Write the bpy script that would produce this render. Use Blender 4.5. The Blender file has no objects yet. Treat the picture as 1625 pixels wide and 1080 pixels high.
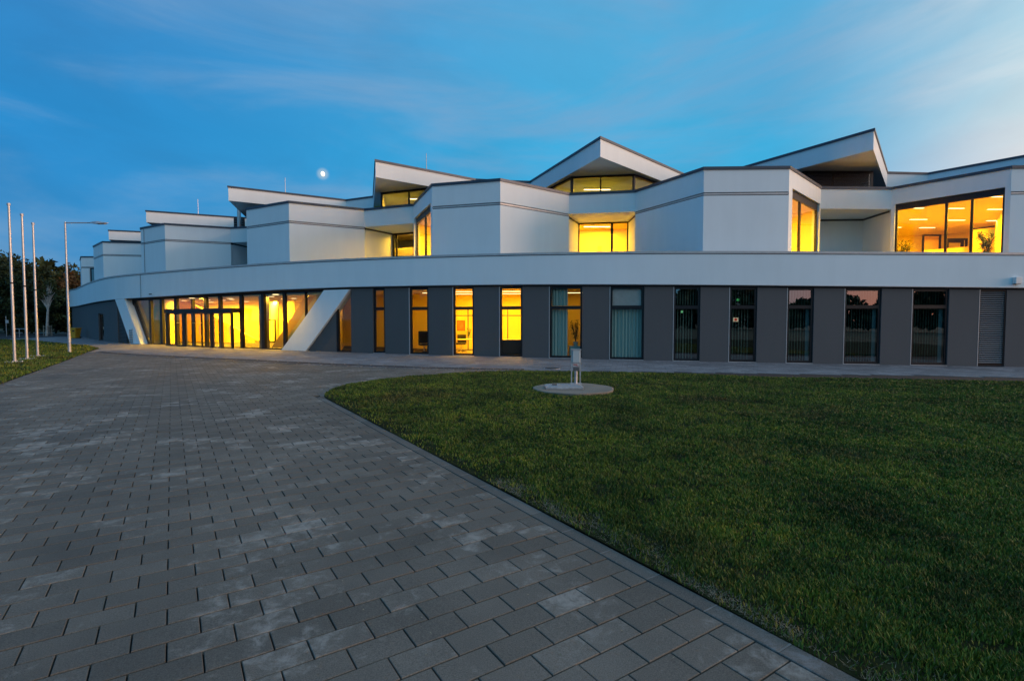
import bpy, bmesh, math, random
import numpy as np
from mathutils import Vector, noise
from mathutils.geometry import tessellate_polygon
R = math.radians
S = bpy.context.scene
C = S.collection
random.seed(7)
rng = np.random.default_rng(11)

# ------------------------------------------------------------------ camera
EYE = 1.75
F = 812.5                                   # focal length in pixels of a 1625 px wide frame (18 mm on full frame)
TH = math.atan(33 / F)                      # the camera looks down a little
cam = bpy.data.cameras.new('camera')
cam.lens = 18.0; cam.sensor_width = 36.0; cam.clip_end = 4000; cam.clip_start = 0.05
camo = bpy.data.objects.new('camera', cam)
camo.location = (0, 0, EYE); camo.rotation_euler = (R(90) - TH, 0, 0)
C.objects.link(camo); S.camera = camo

# ------------------------------------------------------------------ sky, dusk light, exposure
SUN_AZ = 100.0                              # clockwise from the view axis (+Y): low, to the right and behind the camera
SUN_EL = 1.5
w = bpy.data.worlds.new('World'); S.world = w; w.use_nodes = True
nt = w.node_tree; nt.nodes.clear()
def N(nt, t, **k):
    n = nt.nodes.new(t)
    for a, b in k.items():
        if a == 'inp':
            for i, v in b.items(): n.inputs[i].default_value = v
        else: setattr(n, a, b)
    return n
L = nt.links.new
out = N(nt, 'ShaderNodeOutputWorld'); bg = N(nt, 'ShaderNodeBackground')
sky = N(nt, 'ShaderNodeTexSky', sky_type='NISHITA', sun_disc=False, sun_elevation=R(SUN_EL), sun_rotation=R(SUN_AZ), altitude=100, air_density=1.2, dust_density=0.6, ozone_density=3.0)
tc = N(nt, 'ShaderNodeTexCoord')
sep = N(nt, 'ShaderNodeSeparateXYZ'); L(tc.outputs['Generated'], sep.inputs[0])
# Nishita light, graded towards the saturated blue of the hour
hs = N(nt, 'ShaderNodeHueSaturation', inp={'Saturation': 1.0, 'Value': 1.0}); L(sky.outputs[0], hs.inputs['Color'])
scale = N(nt, 'ShaderNodeVectorMath', operation='MULTIPLY'); scale.inputs[1].default_value = (0.006, 0.016, 0.030)
L(hs.outputs[0], scale.inputs[0])
def mth(op, a, b=None, clamp=False):
    n = N(nt, 'ShaderNodeMath', operation=op, use_clamp=clamp)
    for i, v in enumerate((a, b)):
        if v is None: continue
        if isinstance(v, (int, float)): n.inputs[i].default_value = v
        else: L(v, n.inputs[i])
    return n.outputs[0]
def vdot(vec):
    n = N(nt, 'ShaderNodeVectorMath', operation='DOT_PRODUCT'); n.inputs[1].default_value = vec
    L(tc.outputs['Generated'], n.inputs[0]); return n.outputs['Value']
def mixc(f, a, b, mode='MIX'):
    n = N(nt, 'ShaderNodeMix', data_type='RGBA', blend_type=mode)
    for i, v in ((0, f), (6, a), (7, b)):
        if isinstance(v, (int, float)): n.inputs[i].default_value = v
        elif isinstance(v, tuple): n.inputs[i].default_value = v
        else: L(v, n.inputs[i])
    return n.outputs[2]
az = R(SUN_AZ)
elev = mth('MAXIMUM', sep.outputs[2], 0.0)
hv = N(nt, 'ShaderNodeVectorMath', operation='MULTIPLY'); hv.inputs[1].default_value = (1, 1, 0); L(tc.outputs['Generated'], hv.inputs[0])
hn = N(nt, 'ShaderNodeVectorMath', operation='NORMALIZE'); L(hv.outputs[0], hn.inputs[0])
hd = N(nt, 'ShaderNodeVectorMath', operation='DOT_PRODUCT'); hd.inputs[1].default_value = (math.sin(az), math.cos(az), 0); L(hn.outputs[0], hd.inputs[0])
towards = hd.outputs['Value']
# blues over height
rmp = N(nt, 'ShaderNodeValToRGB'); cr = rmp.color_ramp; L(elev, rmp.inputs[0])
cr.elements[0].position = 0.0; cr.elements[0].color = (.075, .31, .50, 1)
cr.elements[1].position = 1.0; cr.elements[1].color = (.20, .42, .66, 1)
for p, c in ((.12, (.048, .33, .55, 1)), (.3, (.036, .335, .57, 1)), (.5, (.070, .315, .53, 1))):
    e = cr.elements.new(p); e.color = c
# away from the glow the blue is deeper
tw = N(nt, 'ShaderNodeMapRange', interpolation_type='SMOOTHSTEP', inp={1: -.95, 2: .12, 3: 0.0, 4: 1.0}); L(towards, tw.inputs[0])
deep = mixc(1.0, rmp.outputs[0], (.46, .57, .79, 1), 'MULTIPLY')
col = mixc(tw.outputs[0], deep, rmp.outputs[0])
# the afterglow: pale and warm round the place where the sun went down
gl = N(nt, 'ShaderNodeMapRange', interpolation_type='SMOOTHSTEP', inp={1: .26, 2: .86, 3: 0.0, 4: 1.0}); L(towards, gl.inputs[0])
glc = N(nt, 'ShaderNodeValToRGB'); g = glc.color_ramp; L(elev, glc.inputs[0])
g.elements[0].position = 0; g.elements[0].color = (1.6, .55, .25, 1)
g.elements[1].position = .95; g.elements[1].color = (.20, .42, .70, 1)
for p, c in ((.10, (1.30, .66, .40, 1)), (.28, (.76, .78, .64, 1)), (.50, (.32, .53, .60, 1))):
    e = g.elements.new(p); e.color = c
col = mixc(gl.outputs[0], col, glc.outputs[0])
# large soft mottling of thin high cloud
mq = N(nt, 'ShaderNodeMapping'); mq.inputs['Scale'].default_value = (1.0, 1.0, 2.4); mq.inputs['Location'].default_value = (.7, .3, 1.9); mq.inputs['Rotation'].default_value = (R(20), R(12), 0); L(tc.outputs['Generated'], mq.inputs[0])
nq = N(nt, 'ShaderNodeTexNoise', inp={'Scale': 2.6, 'Detail': 6.0, 'Roughness': .6, 'Distortion': .8}); L(mq.outputs[0], nq.inputs['Vector'])
nqr = N(nt, 'ShaderNodeMapRange', inp={1: .34, 2: .68, 3: 0.0, 4: .55}); L(nq.outputs[0], nqr.inputs[0])
col = mixc(nqr.outputs[0], col, mixc(1.0, col, (.95, .74, .74, 1), 'MULTIPLY'))
# soft streaky cloud
mp = N(nt, 'ShaderNodeMapping'); mp.inputs['Scale'].default_value = (1.1, 1.1, 5.0); mp.inputs['Rotation'].default_value = (R(14), R(-10), 0)
L(tc.outputs['Generated'], mp.inputs[0])
nz = N(nt, 'ShaderNodeTexNoise', inp={'Scale': 1.6, 'Detail': 7.0, 'Roughness': .55, 'Distortion': .6}); L(mp.outputs[0], nz.inputs['Vector'])
nr = N(nt, 'ShaderNodeMapRange', interpolation_type='SMOOTHSTEP', inp={1: .42, 2: .72, 3: 0.0, 4: .72}); L(nz.outputs[0], nr.inputs[0])
cloudc = mixc(gl.outputs[0], (.16, .28, .43, 1), (.95, .92, .78, 1))
col = mixc(nr.outputs[0], col, cloudc)
_mu, _mv = (512.2 - 812.5) / 812.5, (540 - 276) / 812.5
_md = Vector((_mu, math.cos(TH) + _mv * math.sin(TH), -math.sin(TH) + _mv * math.cos(TH))).normalized()
mh = N(nt, 'ShaderNodeMapRange', interpolation_type='SMOOTHERSTEP', inp={1: math.cos(R(1.1)), 2: 1.0, 3: 0.0, 4: 1.0}); L(vdot(tuple(_md)), mh.inputs[0])
col = mixc(mth('MULTIPLY', mth('POWER', mh.outputs[0], 10.0), .3), col, (.62, .62, .50, 1))   # the moon's aureole in thin cloud
add = N(nt, 'ShaderNodeVectorMath', operation='ADD'); L(scale.outputs[0], add.inputs[0]); L(col, add.inputs[1])
L(add.outputs[0], bg.inputs[0]); bg.inputs[1].default_value = 1.08
L(bg.outputs[0], out.inputs[0])

sun = bpy.data.lights.new('afterglow_lamp', 'SUN'); sun.energy = 2.0; sun.angle = R(26); sun.color = (1.0, .60, .42)  # added soft lamp for the pink afterglow; the sun itself has set
suno = bpy.data.objects.new('afterglow_lamp', sun); C.objects.link(suno)
sd = Vector((math.sin(R(SUN_AZ + 2)), math.cos(R(SUN_AZ + 2)), math.tan(R(6))))
suno.rotation_euler = sd.to_track_quat('Z', 'Y').to_euler(); suno.location = (30, -30, 30)
S.view_settings.view_transform = 'Standard'; S.view_settings.look = 'None'
S.view_settings.exposure = 0.30; S.view_settings.gamma = 1.0; S.view_settings.use_curve_mapping = False
S.render.engine = 'CYCLES'
S.cycles.use_denoising = True; S.cycles.max_bounces = 8; S.cycles.transparent_max_bounces = 12
S.cycles.sample_clamp_indirect = 6.0; S.cycles.caustics_reflective = False; S.cycles.caustics_refractive = False

# ------------------------------------------------------------------ helpers
def gz(X, Y=0):                              # the forecourt falls gently to the right
    return -0.012 * X if X > 0 else min(-0.006 * X, 0.07)
def ray(px, py):
    u = (px - 812.5) / F; v = (540 - py) / F
    return (u, math.cos(TH) + v * math.sin(TH), -math.sin(TH) + v * math.cos(TH))
def at_z(px, py, z):                         # where a sight line meets a level
    d = ray(px, py); t = (z - EYE) / d[2]; return (d[0] * t, d[1] * t)
def at_ground(px, py):
    z = 0
    for i in range(6):
        p = at_z(px, py, z); z = gz(p[0])
    return p
def z_at(py, Y, px=812):
    d = ray(px, py); return EYE + d[2] * Y / d[1]
def kx(px, py=500):
    d = ray(px, py); return d[0] / d[1]

def empty(name, loc, label=None, cat=None, group=None):
    o = bpy.data.objects.new(name, None); C.objects.link(o); o.location = loc; o.empty_display_size = .2
    tag(o, label, cat, group); return o
def tag(o, label=None, cat=None, group=None, kind=None):
    if label: o['label'] = label
    if cat: o['category'] = cat
    if group: o['group'] = group
    if kind: o['kind'] = kind
    return o
class MB:
    def __init__(s): s.v = []; s.f = []
    def add(s, vs, fs):
        n = len(s.v); s.v += [tuple(v) for v in vs]; s.f += [tuple(i + n for i in f) for f in fs]; return s
    def prism(s, pts, z0, z1):               # convex plan polygon, counter-clockwise or not; z may be lists
        n = len(pts)
        z0 = z0 if isinstance(z0, (list, tuple)) else [z0] * n
        z1 = z1 if isinstance(z1, (list, tuple)) else [z1] * n
        vs = [(p[0], p[1], z) for p, z in zip(pts, z0)] + [(p[0], p[1], z) for p, z in zip(pts, z1)]
        fs = [tuple(range(n))[::-1], tuple(range(n, 2 * n))] + [(i, (i + 1) % n, n + (i + 1) % n, n + i) for i in range(n)]
        return s.add(vs, fs)
    def box(s, c, d, rz=0):
        hx, hy, hz = d[0] / 2, d[1] / 2, d[2] / 2; cs, sn = math.cos(rz), math.sin(rz)
        pts = [(c[0] + x * cs - y * sn, c[1] + x * sn + y * cs) for x, y in ((-hx, -hy), (hx, -hy), (hx, hy), (-hx, hy))]
        return s.prism(pts, c[2] - hz, c[2] + hz)
    def tube(s, pts, rad, n=10, cap=True):
        pts = [Vector(p) for p in pts]; rad = rad if isinstance(rad, (list, tuple)) else [rad] * len(pts)
        base = len(s.v); prev = None
        for i, p in enumerate(pts):
            d = (pts[min(i + 1, len(pts) - 1)] - pts[max(i - 1, 0)]).normalized()
            a = Vector((1, 0, 0)) if abs(d.x) < .9 else Vector((0, 1, 0))
            if prev is not None: a = prev
            u = (a - d * a.dot(d)).normalized(); v = d.cross(u); prev = u
            for k in range(n):
                t = 2 * math.pi * k / n
                s.v.append(tuple(p + (u * math.cos(t) + v * math.sin(t)) * rad[i]))
        for i in range(len(pts) - 1):
            for k in range(n):
                a = base + i * n + k; b = base + i * n + (k + 1) % n
                s.f.append((a, b, b + n, a + n))
        if cap:
            s.f.append(tuple(base + k for k in range(n))[::-1]); s.f.append(tuple(base + (len(pts) - 1) * n + k for k in range(n)))
        return s
    def poly(s, pts, z, flip=False):         # any simple polygon, flat
        tri = tessellate_polygon([[Vector((p[0], p[1], 0)) for p in pts]])
        zz = [z(p[0], p[1]) if callable(z) else z for p in pts]
        return s.add([(p[0], p[1], q) for p, q in zip(pts, zz)], [t for t in tri])
    def build(s, name, mat, parent=None, bevel=0, smooth=False):
        me = bpy.data.meshes.new(name); me.from_pydata(s.v, [], s.f)
        bm = bmesh.new(); bm.from_mesh(me); bmesh.ops.recalc_face_normals(bm, faces=bm.faces); bm.to_mesh(me); bm.free()
        me.materials.append(mat)
        o = bpy.data.objects.new(name, me); C.objects.link(o)
        if parent is not None:
            o.parent = parent
            pl = parent
            off = Vector((0, 0, 0))
            while pl is not None: off += Vector(pl.location); pl = pl.parent
            me.transform(__import__('mathutils').Matrix.Translation(-off))
        if smooth:
            for p in me.polygons: p.use_smooth = True
            me.set_sharp_from_angle(angle=R(45))
        if bevel:
            b = o.modifiers.new('bevel', 'BEVEL'); b.width = bevel; b.segments = 2; b.limit_method = 'ANGLE'
        return o
def copy_tree(o, parent=None):
    c = o.copy(); C.objects.link(c); c.parent = parent
    for ch in list(o.children): copy_tree(ch, c)
    return c

# ------------------------------------------------------------------ materials
def mat(name, col, rough=.7, metal=0, var=0.0, vscale=3.0, bump=0.0, bscale=60.0, spec=.5, var2=None, objvar=0):
    m = bpy.data.materials.new(name); m.use_nodes = True; t = m.node_tree; b = t.nodes['Principled BSDF']
    b.inputs['Base Color'].default_value = (*col, 1); b.inputs['Roughness'].default_value = rough
    b.inputs['Metallic'].default_value = metal; b.inputs['Specular IOR Level'].default_value = spec
    ge = N(t, 'ShaderNodeNewGeometry')
    if var:
        n = N(t, 'ShaderNodeTexNoise', inp={'Scale': vscale, 'Detail': 6.0, 'Roughness': .6}); t.links.new(ge.outputs['Position'], n.inputs['Vector'])
        r = N(t, 'ShaderNodeMapRange', inp={1: .3, 2: .7, 3: 1 - var, 4: 1 + var}); t.links.new(n.outputs[0], r.inputs[0])
        mx = N(t, 'ShaderNodeVectorMath', operation='SCALE'); mx.inputs[0].default_value = col; t.links.new(r.outputs[0], mx.inputs['Scale'])
        t.links.new(mx.outputs[0], b.inputs['Base Color'])
    if bump:
        n = N(t, 'ShaderNodeTexNoise', inp={'Scale': bscale, 'Detail': 4.0}); t.links.new(ge.outputs['Position'], n.inputs['Vector'])
        bp = N(t, 'ShaderNodeBump', inp={'Strength': bump, 'Distance': .01}); t.links.new(n.outputs[0], bp.inputs['Height'])
        t.links.new(bp.outputs[0], b.inputs['Normal'])
    return m
def emit(name, col, s):
    m = bpy.data.materials.new(name); m.use_nodes = True; b = m.node_tree.nodes['Principled BSDF']
    b.inputs['Base Color'].default_value = (*col, 1); b.inputs['Emission Color'].default_value = (*col, 1); b.inputs['Emission Strength'].default_value = s
    return m
def glassmat(name, tint, ior=1.5, rough=0.0, boost=0.0):
    m = bpy.data.materials.new(name); m.use_nodes = True; t = m.node_tree; t.nodes.clear()
    o = N(t, 'ShaderNodeOutputMaterial'); mx = N(t, 'ShaderNodeMixShader')
    tr = N(t, 'ShaderNodeBsdfTransparent'); tr.inputs[0].default_value = (*tint, 1)
    gl = N(t, 'ShaderNodeBsdfGlossy'); gl.inputs['Roughness'].default_value = rough
    fr = N(t, 'ShaderNodeFresnel'); ge = N(t, 'ShaderNodeNewGeometry')
    im = N(t, 'ShaderNodeMapRange', inp={1: 0.0, 2: 1.0, 3: ior, 4: 1 / ior}); t.links.new(ge.outputs['Backfacing'], im.inputs[0]); t.links.new(im.outputs[0], fr.inputs[0])
    ad = N(t, 'ShaderNodeMath', operation='ADD', use_clamp=True); ad.inputs[1].default_value = boost
    t.links.new(fr.outputs[0], ad.inputs[0]); t.links.new(ad.outputs[0], mx.inputs[0])
    t.links.new(tr.outputs[0], mx.inputs[1]); t.links.new(gl.outputs[0], mx.inputs[2]); t.links.new(mx.outputs[0], o.inputs[0])
    return m
M = {}
def plaster(name, col):
    m = mat(name, col, .85, bump=.12, bscale=140, spec=.3)
    t = m.node_tree; b = t.nodes['Principled BSDF']; ge = N(t, 'ShaderNodeNewGeometry')
    mp = N(t, 'ShaderNodeMapping'); mp.inputs['Scale'].default_value = (2.2, 2.2, .35); t.links.new(ge.outputs['Position'], mp.inputs[0])
    n = N(t, 'ShaderNodeTexNoise', inp={'Scale': 1.0, 'Detail': 8.0, 'Roughness': .62}); t.links.new(mp.outputs[0], n.inputs['Vector'])
    n2 = N(t, 'ShaderNodeTexNoise', inp={'Scale': .35, 'Detail': 3.0}); t.links.new(ge.outputs['Position'], n2.inputs['Vector'])
    a = N(t, 'ShaderNodeMath', operation='ADD'); t.links.new(n.outputs[0], a.inputs[0]); t.links.new(n2.outputs[0], a.inputs[1])
    r = N(t, 'ShaderNodeMapRange', inp={1: .7, 2: 1.3, 3: .965, 4: 1.03}); t.links.new(a.outputs[0], r.inputs[0])
    sc = N(t, 'ShaderNodeVectorMath', operation='SCALE'); sc.inputs[0].default_value = col; t.links.new(r.outputs[0], sc.inputs['Scale'])
    t.links.new(sc.outputs[0], b.inputs['Base Color'])
    return m
M['white'] = plaster('white_render', (.80, .88, .90))
M['dark'] = plaster('anthracite_render', (.112, .112, .114))
M['frame'] = mat('black_aluminium', (.012, .012, .015), .45, .3)
M['frame_grey'] = mat('grey_aluminium', (.16, .17, .18), .4, .6)
M['coping'] = mat('dark_zinc_coping', (.06, .075, .10), .45, .5, var=.15)
M['trim'] = mat('pale_metal_trim', (.5, .5, .5), .5, .3, var=.1)
M['gap'] = mat('shadow_joint', (.02, .02, .024), .9)
M['glass'] = glassmat('window_glass', (.92, .92, .88), 1.45, 0, .0)
M['glass_dark'] = glassmat('tinted_window_glass', (.62, .68, .68), 1.6, 0, .20)
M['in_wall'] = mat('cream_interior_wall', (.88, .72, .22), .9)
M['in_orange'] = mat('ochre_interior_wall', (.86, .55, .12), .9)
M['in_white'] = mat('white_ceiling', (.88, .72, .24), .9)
M['in_floor'] = mat('stone_interior_floor', (.25, .2, .14), .4)
M['in_dark'] = mat('dim_office_wall', (.20, .22, .22), .9)
M['lampm'] = emit('lit_lamp_diffuser', (1.0, .80, .42), 3.2)
M['slatd'] = mat('dark_slat', (.05, .05, .055), .5)
M['slatp'] = mat('pale_grey_slat', (.40, .40, .41), .5)
M['steel'] = mat('brushed_steel', (.55, .53, .52), .42, .55, var=.12, vscale=8)
M['galv'] = mat('galvanised_steel', (.52, .52, .53), .45, .6, var=.25, vscale=9)
M['blind'] = mat('teal_blind_fabric', (.42, .60, .52), .8)
M['curtain'] = mat('pale_green_curtain', (.34, .50, .48), .85)
M['black'] = mat('black_plastic', (.012, .012, .013), .5)

# ------------------------------------------------------------------ ground
E_ = []
def struct(o): return tag(o, kind='structure')
KD = Vector((math.cos(R(-56.4)), math.sin(R(-56.4))))    # direction of the kerb and of the short paver joints
RD = Vector((-KD.y, KD.x))                                # along the paver rows
if RD.x < 0: RD = -RD
# big terrain sheet
def terr_z(x, y): return gz(x) - .07 if abs(x) < 200 else gz(math.copysign(200, x)) - .07
xs = sorted(set([-2500, -900, -400, -200, -120, -80, -60, -45, -30, -20, -11.7, -6, 0, 6, 12, 20, 30, 45, 70, 110, 200, 400, 900, 2500]))
ys = [-2500, -900, -300, -150, -80, -40, -20, 0, 20, 40, 60, 80, 110, 150, 250, 500, 1000, 2500]
mb = MB()
for y in ys:
    for x in xs: mb.v.append((x, y, terr_z(x, y)))
nx = len(xs)
for j in range(len(ys) - 1):
    for i in range(nx - 1): mb.f.append((j * nx + i, j * nx + i + 1, (j + 1) * nx + i + 1, (j + 1) * nx + i))
M['soil'] = mat('dark_grassy_ground', (.030, .042, .016), .95, var=.4, vscale=.8, bump=.5, bscale=20)
struct(mb.build('ground', M['soil']))

# outlines on the ground
K0 = Vector(at_ground(979, 893.5))                        # a point of the inner kerb edge
KW = .135
def kpt(t, off=0): p = K0 + KD * t + RD * off; return (p.x, p.y)
apexpx = [(515, 628), (516, 624), (526, 618), (550, 610.5), (597, 603), (658.5, 596), (754, 590.5), (831, 588.5), (940, 590), (1060, 592.5), (1200, 598), (1400, 601.5), (1625, 606)]
apex = [at_ground(*p) for p in apexpx]
A_end = apex[0]
t_apex = (Vector(A_end) - K0).dot(KD)
far = [p for p in apex[1:]]
lx, ly = far[-1]
dxy = Vector(far[-1]) - Vector(far[-2]); dxy.normalize()
far += [(lx + dxy.x * 6, ly + dxy.y * 6), (lx + dxy.x * 16, ly + dxy.y * 16)]
lawn_poly = [kpt(4.6 + 3.0, KW), kpt(t_apex + .25, KW)] + far + [(34, -6), (12, -6)]
def inpoly(x, y, poly):
    x = np.asarray(x); y = np.asarray(y); r = np.zeros(x.shape, bool); n = len(poly)
    for i in range(n):
        x1, y1 = poly[i]; x2, y2 = poly[(i + 1) % n]
        if y1 == y2: continue
        c = ((y1 > y) != (y2 > y)) & (x < (x2 - x1) * (y - y1) / (y2 - y1) + x1)
        r ^= c
    return r
left_edge_px = [(0, 610), (52, 591), (104, 572.6), (140, 558.5), (157, 553)]
LE = [at_ground(*p) for p in left_edge_px]
d0 = (Vector(LE[0]) - Vector(LE[2])).normalized()
LE0 = (LE[0][0] + d0.x * 14, LE[0][1] + d0.y * 14)
left_back = [at_ground(*p) for p in ((150, 550.5), (138, 548.3), (110, 546), (80, 543), (60, 541), (46, 539))]
left_poly = [LE0] + LE + left_back + [(-75, left_back[-1][1] + 4), (-75, LE0[1])]

def smooth_curve(pts, n=8):
    o = []
    P = [Vector(p) for p in pts]
    for i in range(len(P) - 1):
        a, b = P[i], P[i + 1]; m0 = (P[i + 1] - P[max(i - 1, 0)]) * .5; m1 = (P[min(i + 2, len(P) - 1)] - a) * .5
        for k in range(n):
            t = k / n; o.append(tuple(a * (2*t**3 - 3*t*t + 1) + m0 * (t**3 - 2*t*t + t) + b * (-2*t**3 + 3*t*t) + m1 * (t**3 - t*t)))
    o.append(tuple(P[-1])); return o

# ---- facade line of the ground floor (plan), from left to right
bpx = np.array([187, 226, 340, 448, 487, 610.7, 679.7, 751.7, 829, 924, 968, 1022, 1069, 1111, 1157.5, 1201, 1249, 1291, 1340, 1398, 1447, 1505, 1596], float)
bpy_ = np.array([543.5, 546.2, 550.8, 555.0, 556.6, 560.6, 562.8, 564.8, 566.8, 569.2, 570.0, 571.2, 572.6, 573.4, 574.2, 575.0, 576, 576.8, 577.6, 578.4, 579, 580, 581.7])
bY = np.array([at_ground(a, b)[1] for a, b in zip(bpx, bpy_)])
cf = np.polyfit((bpx - 900) / 800, 1 / bY, 4)
def WY(px):
    px = min(px, 1640); return 1 / np.polyval(cf, (px - 900) / 800)
_lp = [126, 132, 146, 157, 165, 187, 210, 226, 245]; lY = np.poly1d(np.polyfit(_lp, [52.2, 49.3, 44.2, 41.2, 39.8] + [WY(v) for v in _lp[5:]], 4, w=[1, 1, 1, 1, 1, 1, 2, 4, 2]))
def W(px, off=0.0):                                       # facade point seen at column px, off = metres behind the face
    if px > 1640:
        a = Vector(W(1600)); b = Vector(W(1640)); d = (b - a).normalized(); p = b + d * (px - 1640) * .027
    else:
        if px < 126:
            q = (118, 121, 124, 126); Y = np.interp(px, q, (62.0, 59.0, 55.6, float(lY(126)))); X = np.interp(px, q, (-50.8, -50.3, -47.9, kx(126, 515) * float(lY(126)))); p = Vector((float(X), float(Y)))
        elif px < 226:
            Y = float(lY(px)); p = Vector((kx(px, 515) * Y, Y))
        else:
            Y = WY(px); p = Vector((kx(px, 515) * Y, Y))
    if off:
        e = 3.0
        if px > 1640: a = Vector(W(1600)); b = Vector(W(1640))
        else: a = Vector(W(px - e)); b = Vector(W(px + e))
        d = (b - a).normalized(); p = p + Vector((-d.y, d.x)) * off
    return (p.x, p.y)
FACPX = [118, 121, 124, 126, 132, 146, 165, 187, 210, 240, 280, 330, 390, 448, 520, 600, 700, 800, 900, 1000, 1100, 1200, 1300, 1400, 1500, 1600, 1640, 1800, 2000]
fac = [W(p) for p in FACPX]

# ---- paving
M['paver'] = None
def pavermat(name, base, efflo, var):
    m = bpy.data.materials.new(name); m.use_nodes = True; t = m.node_tree; b = t.nodes['Principled BSDF']; k = t.links.new
    ge = N(t, 'ShaderNodeNewGeometry'); oi = N(t, 'ShaderNodeObjectInfo')
    sm = N(t, 'ShaderNodeMath', operation='ADD'); k(ge.outputs['Random Per Island'], sm.inputs[0]); k(oi.outputs['Random'], sm.inputs[1])
    fr = N(t, 'ShaderNodeMath', operation='FRACT'); k(sm.outputs[0], fr.inputs[0])
    r1 = N(t, 'ShaderNodeMapRange', inp={1: 0, 2: 1, 3: 1 - var, 4: 1 + var}); k(fr.outputs[0], r1.inputs[0])
    n1 = N(t, 'ShaderNodeTexNoise', inp={'Scale': 140.0, 'Detail': 6.0, 'Roughness': .75}); k(ge.outputs['Position'], n1.inputs['Vector'])
    r2 = N(t, 'ShaderNodeMapRange', inp={1: .3, 2: .7, 3: .5, 4: 1.55}); k(n1.outputs[0], r2.inputs[0])
    n2 = N(t, 'ShaderNodeTexNoise', inp={'Scale': .55, 'Detail': 5.0, 'Roughness': .6}); k(ge.outputs['Position'], n2.inputs['Vector'])
    r3 = N(t, 'ShaderNodeMapRange', inp={1: .35, 2: .68, 3: .80, 4: 1.25}); k(n2.outputs[0], r3.inputs[0])
    m1 = N(t, 'ShaderNodeMath', operation='MULTIPLY'); k(r1.outputs[0], m1.inputs[0]); k(r2.outputs[0], m1.inputs[1])
    m2 = N(t, 'ShaderNodeMath', operation='MULTIPLY'); k(m1.outputs[0], m2.inputs[0]); k(r3.outputs[0], m2.inputs[1])
    sc = N(t, 'ShaderNodeVectorMath', operation='SCALE'); sc.inputs[0].default_value = base; k(m2.outputs[0], sc.inputs['Scale'])
    # lime bloom: blotches, more on some stones than on others
    n3 = N(t, 'ShaderNodeTexNoise', inp={'Scale': 7.5, 'Detail': 9.0, 'Roughness': .72, 'Distortion': .4}); k(ge.outputs['Position'], n3.inputs['Vector'])
    n4 = N(t, 'ShaderNodeTexNoise', inp={'Scale': .9, 'Detail': 2.0}); k(ge.outputs['Position'], n4.inputs['Vector'])
    a1 = N(t, 'ShaderNodeMath', operation='MULTIPLY_ADD', inp={1: .9}); k(n4.outputs[0], a1.inputs[0]); k(n3.outputs[0], a1.inputs[2])
    a2 = N(t, 'ShaderNodeMath', operation='MULTIPLY_ADD', inp={1: .16}); k(fr.outputs[0], a2.inputs[0]); k(a1.outputs[0], a2.inputs[2])
    r4 = N(t, 'ShaderNodeMapRange', interpolation_type='SMOOTHSTEP', inp={1: 1.08, 2: 1.34, 3: 0, 4: .5}); k(a2.outputs[0], r4.inputs[0])
    mx = N(t, 'ShaderNodeMix', data_type='RGBA'); k(r4.outputs[0], mx.inputs[0]); k(sc.outputs[0], mx.inputs[6]); mx.inputs[7].default_value = (*efflo, 1)
    k(mx.outputs[2], b.inputs['Base Color'])
    r5 = N(t, 'ShaderNodeMapRange', inp={1: .3, 2: .7, 3: .72, 4: .95}); k(n2.outputs[0], r5.inputs[0]); k(r5.outputs[0], b.inputs['Roughness'])
    n5 = N(t, 'ShaderNodeTexNoise', inp={'Scale': 220.0, 'Detail': 5.0, 'Roughness': .7}); k(ge.outputs['Position'], n5.inputs['Vector'])
    bp = N(t, 'ShaderNodeBump', inp={'Strength': .45, 'Distance': .004}); k(n5.outputs[0], bp.inputs['Height']); k(bp.outputs[0], b.inputs['Normal'])
    b.inputs['Specular IOR Level'].default_value = .16
    return m
M['paver'] = pavermat('anthracite_paver', (.138, .121, .099), (.42, .385, .335), .14)
M['slab'] = pavermat('pale_grey_slab', (.17, .175, .18), (.34, .34, .34), .15)
M['kerb'] = pavermat('grey_kerb_concrete', (.135, .12, .102), (.30, .30, .30), .14)
M['conc0'] = pavermat('drain_rim_concrete', (.17, .16, .15), (.3, .3, .3), .1)
M['mortar'] = mat('sandy_joint', (.012, .011, .010), .95, var=.3, vscale=30)
M['lime'] = mat('pale_kerb_joint', (.17, .155, .135), .9, var=.3, vscale=30)
drain_px = [(150, 558.5), (200, 562), (300, 567.5), (400, 572.3), (500, 577.2), (620, 582), (700, 584.6), (770, 586.2), (831, 587.2)]
drain = [at_ground(*p) for p in drain_px]
# pavement base sheets
side = W(126)
pave_poly = [(-9, -3), (12.5, -3), kpt(t_apex + .25, KW)] + far[:6] + far[6:] + [(33, 21.5)] + [W(p, .02) for p in reversed(FACPX) if 140 < p < 1900] + [W(126, .1), (-49.5, 62), (-60, 78), (-64, 76)] + [left_back[-1]] + left_back[::-1][1:] + LE[::-1] + [(LE0[0], LE0[1]), (-18, 4)]
mb = MB()
gridx = np.arange(-66, 40, 1.0); gridy = np.arange(-3, 80, 1.0)
pb = MB()
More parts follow.
